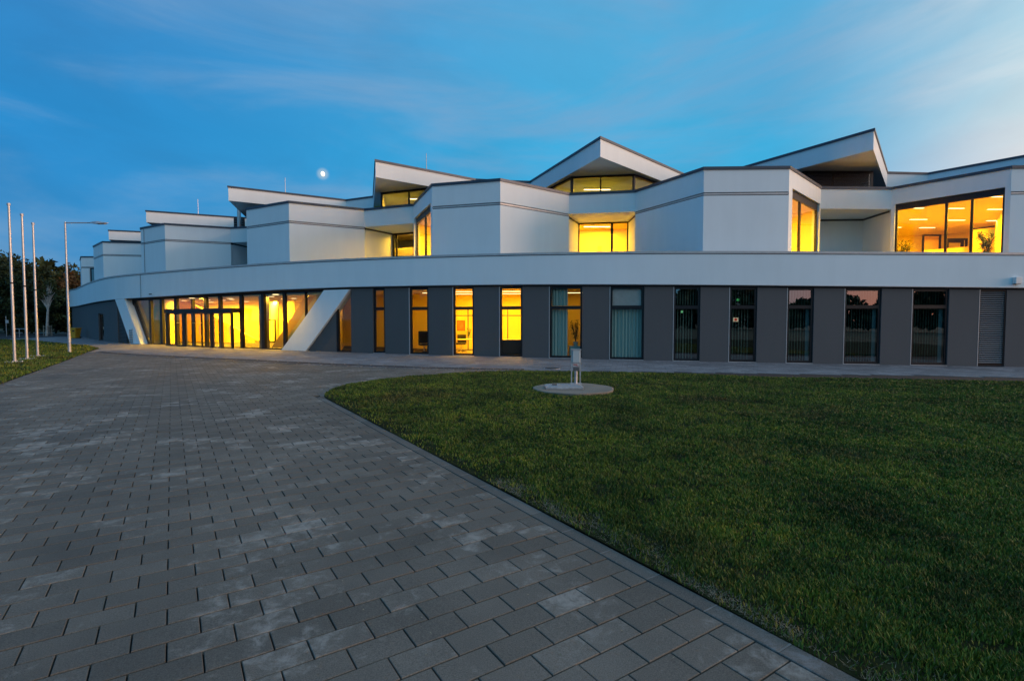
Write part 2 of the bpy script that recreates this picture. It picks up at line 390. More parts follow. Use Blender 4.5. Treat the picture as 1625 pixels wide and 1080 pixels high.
# cut the base as a fine sheet of 1 m cells kept where their centre lies on the paving (lawns lie above it)
cx, cy = np.meshgrid(gridx + .5, gridy + .5)
keep = ~((cx > 4) & (cy < 3)) & (cy < 80)
keep &= (np.abs(cx) < cy * 1.25 + 4)
for x, y, kf in zip(cx.ravel(), cy.ravel(), keep.ravel()):
    if not kf: continue
    if inpoly([x], [y], left_poly)[0] and not (abs(x) < 3): 
        # deep inside the left lawn
        if all(inpoly([x + a], [y + b], left_poly)[0] for a in (-2, 2) for b in (-2, 2)): continue
    if all(inpoly([x + a], [y + b], lawn_poly)[0] for a in (-1, 1) for b in (-1, 1)): continue
    if x < -50 and y > 62 + .0: continue
    x0, x1, y0, y1 = x - .5, x + .5, y - .5, y + .5
    pb.add([(x0, y0, gz(x0) - .022), (x1, y0, gz(x1) - .022), (x1, y1, gz(x1) - .022), (x0, y1, gz(x0) - .022)], [(0, 1, 2, 3)])
pavement = struct(pb.build('pavement', M['mortar']))

Lp, Wp, J = .318, .192, .008
def paver_mesh(name, l, w_, m, h=.03, ch=.0028):
    bb = MB(); a, b = l / 2 - J / 2, w_ / 2 - J / 2
    vs = [(-a, -b, -h), (a, -b, -h), (a, b, -h), (-a, b, -h), (-a, -b, -ch), (a, -b, -ch), (a, b, -ch), (-a, b, -ch)]
    c = ch * 1.1
    vs += [(-a + c, -b + c, 0), (a - c, -b + c, 0), (a - c, b - c, 0), (-a + c, b - c, 0)]
    fs = [(8, 9, 10, 11)] + [(i, (i + 1) % 4, 4 + (i + 1) % 4, 4 + i) for i in range(4)] + [(4 + i, 4 + (i + 1) % 4, 8 + (i + 1) % 4, 8 + i) for i in range(4)]
    me = bpy.data.meshes.new(name); me.from_pydata(vs, [], fs); me.materials.append(m)
    return me, np.array(vs), fs
def lay(name, items, l, w_, m, parent, nsingle, rad=.0):
    """items: (x, y, angle, length factor); the nearest nsingle become objects, the rest one joined part"""
    items.sort(key=lambda t: t[5] if len(t) > 5 else math.hypot(t[0], t[1]))
    meshes = {}
    allv = []; allf = []; n = 0
    for i, (x, y, a, lf, tl, *_) in enumerate(items):
        key = round(lf, 2)
        if key not in meshes: meshes[key] = paver_mesh(name, l * key, w_, m)
        me, vs, fs = meshes[key]
        z = gz(x) + tl[0]
        slope = -0.012 if x > 0 else (-.006 if x > -11.6 else 0)
        if i < nsingle:
            o = bpy.data.objects.new(name, me); C.objects.link(o); o.parent = parent
            o.location = (x, y, z); o.rotation_euler = (tl[1], tl[2] - slope, a)
        else:
            ca, sa = math.cos(a), math.sin(a)
            X = vs[:, 0] * ca - vs[:, 1] * sa; Y = vs[:, 0] * sa + vs[:, 1] * ca
            Z = vs[:, 2] + z + slope * X + tl[1] * Y + tl[2] * X
            allv.append(np.stack([X + x, Y + y, Z], 1)); allf += [tuple(q + n for q in f) for f in fs]; n += len(vs)
    if allv:
        me = bpy.data.meshes.new(name + 's_far'); me.from_pydata(np.concatenate(allv).tolist(), [], allf); me.materials.append(m)
        o = bpy.data.objects.new(name + '_field', me); C.objects.link(o); o.parent = parent; o['kind'] = 'stuff'
def tilt(): return (random.uniform(-.0016, .0016), random.uniform(-.006, .006), random.uniform(-.005, .005))
drain_ext = [(-75, drain[0][1] + 20)] + drain + [(14, drain[-1][1] - .2), (40, 15.0)]
dX = np.array([p[0] for p in drain_ext]); dY = np.array([p[1] for p in drain_ext])
def in_front_of_drain(x, y): return y < np.interp(x, dX, dY)
items = []
ang = math.atan2(RD.y, RD.x)
for r_ in range(-60, 210):                                # rows step along -KD (away from the camera)
    beyond = (-r_ * Wp) < t_apex - .15
    for c_ in range(-150, 100 if beyond else 2):
        s = (c_ + (.5 if r_ % 2 else 0)) * Lp
        lf = 1.0
        lo, hi = s - Lp, s                                # stone spans lo..hi across, kerb inner edge at 0
        if not beyond:
            if lo >= -1e-6: continue
            if hi > 0.001: hi = 0; lf = (hi - lo) / Lp
        cen = K0 - KD * (r_ * Wp) + RD * ((lo + hi) / 2)
        x, y = cen
        if y < .6 or abs(x) > y * 1.08 + 4.2 or y > 46: continue
        if y < 2.0 and False: continue
        items.append((x, y, ang, lf, tilt()))
X = np.array([i[0] for i in items]); Y = np.array([i[1] for i in items])
ok = ~inpoly(X, Y, lawn_poly) & ~inpoly(X, Y, left_poly)
facr = np.array(fac); fo = np.argsort(facr[:, 0]); facx = facr[fo, 0]; facy = facr[fo, 1]
ok &= Y < np.interp(X, facx, facy) + .3
ok &= in_front_of_drain(X, Y)
items = [i for i, q in zip(items, ok) if q]
print('pavers', len(items))
def vis_key(i):
    x, y = i[0], i[1]
    u = x / y * 812.5
    vis = abs(u) < 830 and y > 2.42
    return (0 if vis else 1000) + y
items = [i + (vis_key(i),) for i in items]
lay('paver', items, Lp, Wp, M['paver'], pavement, 300)
# slabs between drain and building
sl = []
SL = .40
da = math.atan2(W(1200)[1] - W(500)[1], W(1200)[0] - W(500)[0])
u_ = Vector((math.cos(da), math.sin(da))); v_ = Vector((-u_.y, u_.x))
for i in range(-130, 90):
    for j in range(-30, 60):
        p = Vector((0, 20)) + u_ * ((i + (.5 if j % 2 else 0)) * SL) + v_ * (j * SL * .75)
        x, y = p
        if y < 12 or y > 70 or abs(x) > y * 1.06 + 1: continue
        sl.append((x, y, da, 1.0, tilt()))
X = np.array([i[0] for i in sl]); Y = np.array([i[1] for i in sl])
ok = ~inpoly(X, Y, lawn_poly) & ~inpoly(X, Y, left_poly) & ~in_front_of_drain(X, Y - .08)
ok &= Y < np.interp(X, facx, facy) + .25
ok &= (X > -44)
sl = [i + (math.hypot(i[0], i[1]) ,) for i, q in zip(sl, ok) if q]
print('slabs', len(sl))
lay('slab', sl, SL, SL * .75, M['slab'], pavement, 300)
# far part of the path that bends round the building's end
fp = [at_ground(*p) for p in ((46, 539), (60, 535.5), (90, 533.9), (112, 533.6), (128, 536))]
q = MB(); rimp = [left_back[-1], left_back[-2], left_back[-3], left_back[-4], left_back[-5], left_back[-6]]
pp = fp + [W(132), W(146)] + [at_ground(165, 545), at_ground(158, 551)] + left_back[:-1]
q.poly(pp, lambda x, y: gz(x) - .006); struct(q.build('path', M['slab']))

# drain channel: dark slot between two pale concrete lips, in 1 m pieces
dr = smooth_curve(drain, 6)
dm = MB(); lip = MB()
for a, b in zip(dr[:-1], dr[1:]):
    a = Vector(a); b = Vector(b); d = (b - a); n_ = Vector((-d.y, d.x)).normalized()
    g0 = a + d * .14
    for lo, hi, mm, dz in ((-.40, -.22, lip, .014), (.22, .40, lip, .022), (-.22, .22, dm, .006)):
        mm.prism([tuple(g0 + n_ * lo), tuple(b + n_ * lo), tuple(b + n_ * hi), tuple(g0 + n_ * hi)], gz(a.x) - .03, [gz(a.x) + dz] * 4)
dch = tag(empty('drainage_channel', (dr[0][0], dr[0][1], gz(dr[0][0]))), 'long narrow drainage channel with dark slot crossing the paved forecourt in front of the building', 'drain')
dm.build('slot', M['gap'], dch); lip.build('rim', M['conc0'], dch)

# kerb stones, laid flush with the paving along the lawn
kerb = tag(empty('kerb', (K0.x, K0.y, gz(K0.x))), 'flush grey concrete kerb edging the big lawn beside the paving', 'kerb')
kl = .452
curve_k = [kpt(t_apex + .25, KW)]
tt = 4.8
def kstone(a, b, c, d, par=kerb):
    m_ = MB(); zz = [gz(p[0]) + .004 for p in (a, b, c, d)]; m_.prism([a, b, c, d], gz(a[0]) - .05, zz); return m_.build('kerb_stone', M['kerb'], par, bevel=.006)
jm = MB()
while tt > t_apex + .3:
    a = kpt(tt - .012, .002); b = kpt(tt - kl, .002); c = kpt(tt - kl, KW); d = kpt(tt - .012, KW)
    kstone(a, b, c, d)
    e = .0122
    jm.prism([kpt(tt + .0, .004), kpt(tt - e, .004), kpt(tt - e, KW - .003), kpt(tt, KW - .003)], gz(a[0]) - .05, gz(a[0]) + .003)
    tt -= kl
jm.build('kerb_joint', M['lime'], kerb)
edge = smooth_curve([kpt(t_apex + .33, KW), *far[:9]], 5)
for a, b in zip(edge[:-1], edge[1:]):
    a = Vector(a); b = Vector(b); d = b - a
    if d.length < .02: continue
    n_ = Vector((-d.y, d.x)).normalized() * .10
    kstone(tuple(a + n_), tuple(b + n_), tuple(b), tuple(a))
kerb2 = tag(empty('kerb', (LE[2][0], LE[2][1], gz(LE[2][0]))), 'pale thin kerb edging the small lawn with the flag poles', 'kerb')
for i in range(4):
    a = Vector((LE0, LE[1], LE[2], LE[3])[i]); b = Vector((LE[1], LE[2], LE[3], LE[4])[i]); n_ = Vector((b.y - a.y, -(b.x - a.x))).normalized() * .10
    m = max(1, int((b - a).length / 1.0))
    for k in range(m):
        p = a.lerp(b, k / m + .01 / m); q_ = a.lerp(b, (k + .985) / m)
        kstone(tuple(p), tuple(q_), tuple(q_ + n_), tuple(p + n_), kerb2)

# lawns: soil with gentle lumps, and blades on it
def lawn_h(x, y, amp=.022):
    return gz(x) + .012 + amp * (noise.noise(Vector((x * .5, y * .5, 3))) + .5 * noise.noise(Vector((x * 1.7, y * 1.7, 9)))) * .8
lawn_cache = {}
def lawn_sheet(name, poly, step, m):
    bm = bmesh.new(); P = [Vector((p[0], p[1], 0)) for p in poly]
    tri = tessellate_polygon([P]); vs = [bm.verts.new(p) for p in P]
    for t in tri:
        try: bm.faces.new([vs[i] for i in t])
        except ValueError: pass
    minx = min(p.x for p in P); maxx = max(p.x for p in P); miny = min(p.y for p in P); maxy = max(p.y for p in P)
    for ax, lo, hi in ((0, minx, maxx), (1, miny, maxy)):
        t = lo + step
        while t < hi:
            co = Vector((t, 0, 0)) if ax == 0 else Vector((0, t, 0)); no = Vector((1, 0, 0)) if ax == 0 else Vector((0, 1, 0))
            bmesh.ops.bisect_plane(bm, geom=bm.verts[:] + bm.edges[:] + bm.faces[:], plane_co=co, plane_no=no); t += step
    for v in bm.verts: v.co.z = lawn_h(v.co.x, v.co.y)
    bmesh.ops.recalc_face_normals(bm, faces=bm.faces)
    me = bpy.data.meshes.new(name); bm.to_mesh(me); bm.free(); me.materials.append(m)
    o = bpy.data.objects.new(name, me); C.objects.link(o)
    for p in me.polygons: p.use_smooth = True
    if sum(p.normal.z for p in me.polygons) < 0: me.flip_normals()
    return o
M['turf'] = mat('dark_turf_soil', (.020, .024, .009), 1.0, var=.45, vscale=5, bump=.8, bscale=40, spec=.05)
struct(lawn_sheet('lawn', lawn_poly, .5, M['turf'])); struct(lawn_sheet('lawn', left_poly, 1.0, M['turf']))
def grassmat():
    m = bpy.data.materials.new('grass_blade'); m.use_nodes = True; t = m.node_tree; b = t.nodes['Principled BSDF']; k = t.links.new
    ge = N(t, 'ShaderNodeNewGeometry')
    rp = N(t, 'ShaderNodeValToRGB'); k(ge.outputs['Random Per Island'], rp.inputs[0]); e = rp.color_ramp
    e.elements[0].color = (.042, .078, .012, 1); e.elements[1].position = 1.0; e.elements[1].color = (.17, .14, .075, 1)
    for p, c in ((.3, (.080, .136, .017, 1)), (.62, (.135, .188, .024, 1)), (.84, (.18, .20, .035, 1)), (.93, (.12, .11, .05, 1))):
        q = e.elements.new(p); q.color = c
    n = N(t, 'ShaderNodeTexNoise', inp={'Scale': .75, 'Detail': 5.0, 'Roughness': .65}); k(ge.outputs['Position'], n.inputs['Vector'])
    rr = N(t, 'ShaderNodeValToRGB'); k(n.outputs[0], rr.inputs[0]); f = rr.color_ramp
    f.elements[0].position = .34; f.elements[0].color = (.30, .44, .36, 1); f.elements[1].position = .66; f.elements[1].color = (1.55, 1.4, 1.0, 1)
    q = f.elements.new(.5); q.color = (.85, .95, .85, 1)
    mx = N(t, 'ShaderNodeMix', data_type='RGBA', blend_type='MULTIPLY'); mx.inputs[0].default_value = 1
    k(rp.outputs[0], mx.inputs[6]); k(rr.outputs[0], mx.inputs[7])
    nb = N(t, 'ShaderNodeTexNoise', inp={'Scale': .42, 'Detail': 6.0, 'Roughness': .7, 'Distortion': .5}); mpb = N(t, 'ShaderNodeMapping'); mpb.inputs['Location'].default_value = (3.1, 7.7, 0); k(ge.outputs['Position'], mpb.inputs[0]); k(mpb.outputs[0], nb.inputs['Vector'])
    br = N(t, 'ShaderNodeMapRange', interpolation_type='SMOOTHSTEP', inp={1: .50, 2: .66, 3: 0, 4: .62}); k(nb.outputs[0], br.inputs[0])
    mb_ = N(t, 'ShaderNodeMix', data_type='RGBA'); k(br.outputs[0], mb_.inputs[0]); k(mx.outputs[2], mb_.inputs[6]); mb_.inputs[7].default_value = (.075, .058, .026, 1)
    k(mb_.outputs[2], b.inputs['Base Color'])
    b.inputs['Roughness'].default_value = .6; b.inputs['Specular IOR Level'].default_value = .25
    return m
M['grass'] = grassmat()
def blades(name, poly, K, cap, ymin, ymax, hmin, hmax, label, wk=1.0, edge_line=None):
    xsl, ysl, sl_ = [], [], []
    y = ymin
    while y < ymax:
        dy = max(.25, y * .05); ym = y + dy / 2
        half = ym * 1.06 + 3.6
        dens = min(cap, K / (ym + .6) ** 2)
        n = int(dens * dy * 2 * half)
        xx = rng.uniform(-half, half, n); yy = rng.uniform(y, y + dy, n)
        m_ = inpoly(xx, yy, poly); xsl.append(xx[m_]); ysl.append(yy[m_]); y += dy
    x = np.concatenate(xsl); y = np.concatenate(ysl)
    if edge_line is not None:                            # bare strip along the kerb, tufts thin out there
        dist = (x - K0.x) * RD.x + (y - K0.y) * RD.y - KW
        nn = np.array([noise.noise(Vector((a * 2.2, b * 2.2, 0))) for a, b in zip(x, y)])
        keepp = rng.uniform(0, 1, len(x)) < np.clip((dist - .03 + nn * .22) / .38, .16, 1)
        t_al = (x - K0.x) * KD.x + (y - K0.y) * KD.y
        keepp |= t_al < t_apex - .1
        x, y = x[keepp], y[keepp]
    clump = np.array([noise.noise(Vector((a * 5, b * 5, 7))) for a, b in zip(x, y)])
    kk = rng.uniform(0, 1, len(x)) < np.clip(.72 + clump * .9, .12, 1); x, y, clump = x[kk], y[kk], clump[kk]
    n = len(x); z = np.array([lawn_h(a, b) for a, b in zip(x, y)])
    h = rng.uniform(hmin, hmax, n) * (1 + .5 * clump); th = rng.uniform(0, 2 * np.pi, n); le = rng.uniform(.1, .75, n) * h
    d_ = np.hypot(x, y); wd = (.0018 + .00050 * d_) * wk * rng.uniform(.7, 1.3, n)
    fa = rng.uniform(0, 2 * np.pi, n); cx_, sx_ = np.cos(fa) * wd, np.sin(fa) * wd
    lx_, ly_ = np.cos(th) * le, np.sin(th) * le
    P = np.empty((n, 5, 3))
    P[:, 0] = np.stack([x - cx_, y - sx_, z - .005], 1); P[:, 1] = np.stack([x + cx_, y + sx_, z - .005], 1)
    P[:, 2] = np.stack([x + cx_ * .8 + lx_ * .35, y + sx_ * .8 + ly_ * .35, z + h * .6], 1)
    P[:, 3] = np.stack([x - cx_ * .8 + lx_ * .35, y - sx_ * .8 + ly_ * .35, z + h * .6], 1)
    P[:, 4] = np.stack([x + lx_, y + ly_, z + h], 1)
    me = bpy.data.meshes.new(name)
    me.vertices.add(n * 5); me.vertices.foreach_set('co', P.reshape(-1))
    idx = np.arange(n)[:, None] * 5
    loops = np.concatenate([idx + np.array([0, 1, 2, 3]), idx + np.array([3, 2, 4])], 1).reshape(-1)
    me.loops.add(len(loops)); me.loops.foreach_set('vertex_index', loops.astype(np.int32))
    ls = (np.arange(n)[:, None] * 7 + np.array([0, 4])).reshape(-1)
    me.polygons.add(2 * n); me.polygons.foreach_set('loop_start', ls.astype(np.int32))
    me.update(calc_edges=True); me.validate(); me.materials.append(M['grass'])
    o = bpy.data.objects.new(name, me); C.objects.link(o); tag(o, label, 'grass', kind='stuff'); print(name, n)
blades('grass', lawn_poly, 280000, 20000, 1.6, 19, .018, .044, 'short dark green grass of the big lawn with a worn bare strip along the kerb', edge_line=True)
M['straw'] = mat('dry_straw', (.24, .20, .13), .8, var=.4, vscale=40)
def straw():
    n = 9000; b_ = MB(); r = random.Random(4)
    for i in range(n):
        t_ = 4.4 - (r.random() ** .6) * 6.5; o_ = KW + abs(r.gauss(0, .17)) + .015
        if noise.noise(Vector((t_ * 2.5, o_ * 4, 2))) < -.02 and r.random() < .8: continue
        p = K0 + KD * t_ + RD * o_; z = lawn_h(p.x, p.y) + .004; a_ = r.uniform(0, 6.28); l_ = r.uniform(.015, .05); up_ = r.random() ** 2 * l_; w_ = .0013
        dx_, dy_ = math.cos(a_) * l_, math.sin(a_) * l_; nx_, ny_ = -math.sin(a_) * w_, math.cos(a_) * w_
        b_.add([(p.x - nx_, p.y - ny_, z), (p.x + nx_, p.y + ny_, z), (p.x + dx_, p.y + dy_, z + up_)], [(0, 1, 2)])
    o = b_.build('dry_grass', M['straw']); tag(o, 'dry straw and dead blades on the bare strip beside the kerb', 'dry grass', kind='stuff')
straw()
lf = MB(); r = random.Random(8)
for i in range(170):
    y = 2.6 + r.random() ** 1.5 * 12; x = r.uniform(-y, .35 * y)
    if inpoly([x], [y], lawn_poly)[0]: continue
    a_ = r.uniform(0, 6.28); l_ = r.uniform(.004, .013); z = gz(x) + .002
    c_, s_n = math.cos(a_) * l_, math.sin(a_) * l_
    lf.add([(x - c_, y - s_n, z), (x + s_n * .5, y - c_ * .5, z + l_ * .3), (x + c_, y + s_n, z + l_ * .15), (x - s_n * .5, y + c_ * .5, z + l_ * .25)], [(0, 1, 2, 3)])
o = lf.build('leaf_litter', M['straw']); tag(o, 'tiny bits of dry leaf and grit scattered over the paving', 'litter', kind='stuff')
blades('grass', left_poly, 110000, 2000, 8, 60, .04, .08, 'dark green grass of the small lawn round the flag poles')

# ------------------------------------------------------------------ the building
B = tag(empty('building', (0, 26, 0)), 'long white zigzag two storey building with dark ground floor, sweeping band and glowing yellow windows', 'building')
def band_z(px, which):
    t = [(118, 3.12, 4.92), (187, 3.22, 4.90), (448, 3.40, 4.90), (555, 3.43, 4.88), (829, 3.38, 4.82), (1054, 3.30, 4.76), (1300, 3.20, 4.66), (1600, 3.10, 4.56), (2000, 3.0, 4.5)]
    return float(np.interp(px, [a[0] for a in t], [a[1 if which == 'b' else 2] for a in t]))
BF = -.14                                                 # the band stands this far in front of the wall face
seq = [118, 121, 124, 126, 132, 139, 146, 155, 165, 176, 187, 205, 226, 250, 280, 310, 340, 380, 420, 448, 487, 520, 555] + list(range(590, 1640, 35)) + [1640, 1750, 1900]
def strip(name, m, zlo, zhi, o0, o1, px=seq, bevel=0):
    b_ = MB(); n = len(px)
    for p in px:
        a = W(p, o0); c = W(p, o1); z0 = zlo(p) if callable(zlo) else zlo; z1 = zhi(p) if callable(zhi) else zhi
        b_.v += [(a[0], a[1], z0), (a[0], a[1], z1), (c[0], c[1], z1), (c[0], c[1], z0)]
    for i in range(n - 1):
        for k in range(4): b_.f.append((i * 4 + k, i * 4 + (k + 1) % 4, (i + 1) * 4 + (k + 1) % 4, (i + 1) * 4 + k))
    b_.f += [(0, 1, 2, 3), tuple((n - 1) * 4 + k for k in (3, 2, 1, 0))]
    return b_.build(name, m, B)
strip('band', M['white'], lambda p: band_z(p, 'b'), lambda p: band_z(p, 't') - .13, BF, .32)
strip('band_joint', M['gap'], lambda p: band_z(p, 't') - .131, lambda p: band_z(p, 't') - .10, BF + .03, .32)
strip('band_coping', M['trim'], lambda p: band_z(p, 't') - .10, lambda p: band_z(p, 't'), BF - .03, .5)
strip('drip_edge', M['trim'], lambda p: band_z(p, 'b') - .012, lambda p: band_z(p, 'b') + .012, BF - .014, BF + .05)
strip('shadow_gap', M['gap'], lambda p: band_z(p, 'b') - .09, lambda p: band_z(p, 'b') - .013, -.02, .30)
ZT = lambda p: band_z(p, 'b') - .09

def plan_prism(name, m, pa, pb_, z0, z1, o0, o1, n=1, parent=B, bevel=0):
    b_ = MB(); px = [pa + (pb_ - pa) * i / n for i in range(n + 1)]
    pts = [W(p, o0) for p in px] + [W(p, o1) for p in reversed(px)]
    zz = [z1(p) if callable(z1) else z1 for p in px]; zz += zz[::-1]
    zb = [z0(p) if callable(z0) else z0 for p in px]; zb += zb[::-1]
    if n == 1: b_.prism(pts, zb, zz)
    else:
        for i in range(n):
            b_.prism([W(px[i], o0), W(px[i + 1], o0), W(px[i + 1], o1), W(px[i], o1)], [zb[i], zb[i + 1], zb[i + 1], zb[i]], [zz[i], zz[i + 1], zz[i + 1], zz[i]])
    return b_.build(name, m, parent, bevel=bevel)

# windows of the ground floor: (left, right, kind)
WIN = [(592, 611, 'dim'), (650, 680, 'warm'), (719, 752, 'bright'), (793, 829, 'bright'), (872, 924, 'curtain'), (968, 1022, 'curtain_full'),
       (1069, 1111, 'blind'), (1157.5, 1201, 'blind'), (1249, 1291, 'blind'), (1340, 1398, 'blind'), (1447, 1505, 'blind')]
LOUV = (1553.5, 1596)
def frame_box(b_, p0, p1, q0, q1, dep=.07):
    """a bar in the vertical plane p0-p1 (plan points), q = (s, z) rectangle in metres"""
    d = (Vector(p1) - Vector(p0)).normalized(); n_ = Vector((-d.y, d.x)) * dep
    a = Vector(p0) + d * q0[0]; b = Vector(p0) + d * q1[0]
    b_.prism([tuple(a), tuple(b), tuple(b + n_), tuple(a + n_)], q0[1], q1[1])
def window(p0, p1, z0, z1, mull=(), trans=(), fw=.07, name='window', gm='glass', parent=B, dep=.08, mw=.06, tw=None, head=0, fm='frame', glass=True):
    """frame with mullions at distances mull and transoms at heights trans, glass set in each light"""
    Lw = (Vector(p1) - Vector(p0)).length; tw = tw or mw; b_ = MB()
    frame_box(b_, p0, p1, (0, z0), (fw, z1), dep); frame_box(b_, p0, p1, (Lw - fw, z0), (Lw, z1), dep)
    frame_box(b_, p0, p1, (fw, z0), (Lw - fw, z0 + fw), dep); frame_box(b_, p0, p1, (fw, z1 - fw - head), (Lw - fw, z1), dep)
    us = [fw] + [v for m_ in mull for v in (m_ - mw / 2, m_ + mw / 2)] + [Lw - fw]
    for m_ in mull: frame_box(b_, p0, p1, (m_ - mw / 2, z0 + fw), (m_ + mw / 2, z1 - fw - head), dep * .96)
    vs = [z0 + fw] + [v for t in trans for v in (t - tw / 2, t + tw / 2)] + [z1 - fw - head]
    for t in trans:
        for i in range(0, len(us), 2): frame_box(b_, p0, p1, (us[i], t - tw / 2), (us[i + 1], t + tw / 2), dep * .92)
    f = b_.build(name, M[fm], parent)
    d = (Vector(p1) - Vector(p0)).normalized(); n_ = Vector((-d.y, d.x))
    if glass:
        for i in range(0, len(us), 2):
            for j in range(0, len(vs), 2):
                g_ = MB(); a = Vector(p0) + d * (us[i] - .005) + n_ * dep * .4; c = Vector(p0) + d * (us[i + 1] + .005) + n_ * dep * .4
                g_.add([(a.x, a.y, vs[j] - .005), (c.x, c.y, vs[j] - .005), (c.x, c.y, vs[j + 1] + .005), (a.x, a.y, vs[j + 1] + .005)], [(0, 1, 2, 3)])
                g_.build('pane', M[gm], f)
    return f
def blind(px0, px1, z0, z1, off, m, wd=.089, gap=.11, angle=60, parent=B, name='vertical_blind'):
    a = Vector(W(px0, off)); b = Vector(W(px1, off)); L_ = (b - a).length; d = (b - a).normalized(); b_ = MB()
    n = int(L_ / gap); base = math.atan2(d.y, d.x)
    for i in range(n):
        c = a + d * (i + .5) * L_ / n; t = base + R(angle + random.uniform(-7, 7)); e = Vector((math.cos(t), math.sin(t))) * wd / 2
        nn = Vector((-e.y, e.x)).normalized() * .006
        b_.prism([tuple(c - e), tuple(c + nn), tuple(c + e), tuple(c + nn * 2.0)], z0, z1)
    o = b_.build(name, m, parent); o['kind'] = 'stuff'; return o
def curtain(px0, px1, z0, z1, off, m, parent=B):
    a = Vector(W(px0, off)); b = Vector(W(px1, off)); L_ = (b - a).length; d = (b - a).normalized(); n_ = Vector((-d.y, d.x)); k = int(L_ / .02)
    b_ = MB()
    for i in range(k + 1):
        u = i / k * L_; p = a + d * u + n_ * (.035 * math.sin(u * 44 + 1.3 * math.sin(u * 7)) + .02 * math.sin(u * 90))
        b_.v += [(p.x, p.y, z0), (p.x, p.y, z1)]
    for i in range(k): b_.f.append((2 * i, 2 * i + 2, 2 * i + 3, 2 * i + 1))
    return b_.build('curtain', m, parent, smooth=True)

# wall panels between the windows
edges = [(505.5, 533)] + []
seams = [557, 592, 611, 650, 680, 719, 752, 793, 829, 872, 924, 968, 1022, 1069, 1111, 1157.5, 1201, 1249, 1291, 1340, 1398, 1447, 1505, 1553.5, 1596, 1650]
for i in range(0, len(seams) - 1, 2):
    plan_prism('wall_panel', M['dark'], seams[i], seams[i + 1], -.6, ZT, 0, .30, n=2)
    if i: plan_prism('panel_edge_trim', M['trim'], seams[i + 1] - .9, seams[i + 1] + .1, -.5, lambda p: ZT(p) - .004, -.006, .02)
plan_prism('wall_panel', M['dark'], 1650, 1700, -.6, ZT, .001, .30, n=2)
plan_prism('wall_panel', M['dark'], 1745, 1900, -.6, ZT, .001, .30, n=2)
ZTR = 2.30
for (a, b, kind) in WIN:
    p0 = W(a + .3, .06); p1 = W(b - .3, .06); zb = gz(W(a)[0]) + .02
    gm = 'glass' if kind in ('bright', 'warm', 'dim', 'curtain', 'curtain_full') else 'glass_dark'
    f = window(p0, p1, zb, ZT((a + b) / 2) - .01, trans=(ZTR,), fw=.085, tw=.15, gm=gm)
    plan_prism('sill', M['trim'], a, b, -.5, lambda p: gz(W(p)[0]) + .018, -.01, .05)
p0 = W(1700, .06); p1 = W(1745, .06); window(p0, p1, -.2, ZT(1720), trans=(ZTR,), fw=.085, tw=.15, gm='glass_dark')
for (a, b, kind) in WIN:
    zb = gz(W(a)[0]) + .1; zt = ZT(a) - .06
    if kind == 'blind':
        blind(a + 1.5, b - 9, zb, 2.2, .26, M['blind'], angle=58); blind(a + 1.5, b - 3, 2.40, zt, .26, M['blind'], angle=58)
        if b > 1250: plan_prism('blind_stack', M['curtain'], b - 8, b - 2.5, zb, 2.2, .25, .29)
    if kind == 'curtain': curtain(a + 1.5, a + 28, zb, 2.22, .28, M['curtain']); curtain(a + 3, a + 28, 2.39, zt, .28, M['curtain'])
    if kind == 'curtain_full':
        curtain(a + 1, b - 1, zb, 2.22, .28, M['curtain'])
        plan_prism('roller_blind', M['trim'], a + 4, b - 4, 2.39, zt, .20, .205)
# louvre panel on the right
p0 = W(LOUV[0], .02); p1 = W(LOUV[1], .02); lz0 = -.2; lz1 = ZT(1575)
lf = window(p0, p1, lz0, lz1, fw=.05, dep=.10, name='louvre', glass=False)
d = Vector(p1) - Vector(p0); Ls = d.length - .1; dn = d.normalized(); nslat = 34
sm_ = MB(); sm_.add([(-Ls / 2, -.035, -.012), (Ls / 2, -.035, -.012), (Ls / 2, .045, .016), (-Ls / 2, .045, .016), (-Ls / 2, -.035, -.02), (Ls / 2, -.035, -.02), (Ls / 2, .045, .008), (-Ls / 2, .045, .008)],
        [(0, 1, 2, 3), (7, 6, 5, 4), (0, 4, 5, 1), (1, 5, 6, 2), (2, 6, 7, 3), (3, 7, 4, 0)])
sme = bpy.data.meshes.new('slat'); sme.from_pydata(sm_.v, [], sm_.f); sme.materials.append(M['slatp'])
mid = (Vector(p0) + Vector(p1)) / 2 + Vector((-dn.y, dn.x)) * .05
for i in range(nslat):
    o = bpy.data.objects.new('slat', sme); C.objects.link(o); o.parent = lf
    o.location = Vector((mid.x, mid.y, lz0 + .08 + (lz1 - lz0 - .14) * (i + .5) / nslat)) - Vector(B.location)
    o.rotation_euler = (0, 0, math.atan2(dn.y, dn.x))
plan_prism('louvre_back', M['gap'], LOUV[0], LOUV[1], -.4, lz1, .22, .26)

# dark curved wall at the left end, with a door and a louvre beside the raking leg
plan_prism('wall_panel', M['dark'], 118, 156.5, -.3, ZT, 0, .3, n=12)
plan_prism('wall_panel', M['dark'], 164.5, 187, -.3, ZT, 0, .3, n=5)
plan_prism('wall_panel', M['dark'], 156.5, 164.5, 2.25, ZT, 0.0, .3, n=2)
dd = window(W(156.5, .1), W(164.5, .1), .06, 2.25, fw=.09, name='side_door', gm='glass_dark')
hb = MB(); hp = W(163, .06); hb.tube([(hp[0], hp[1], .95), (hp[0], hp[1], 1.2)], .02, 6); hb.build('handle', M['steel'], dd)
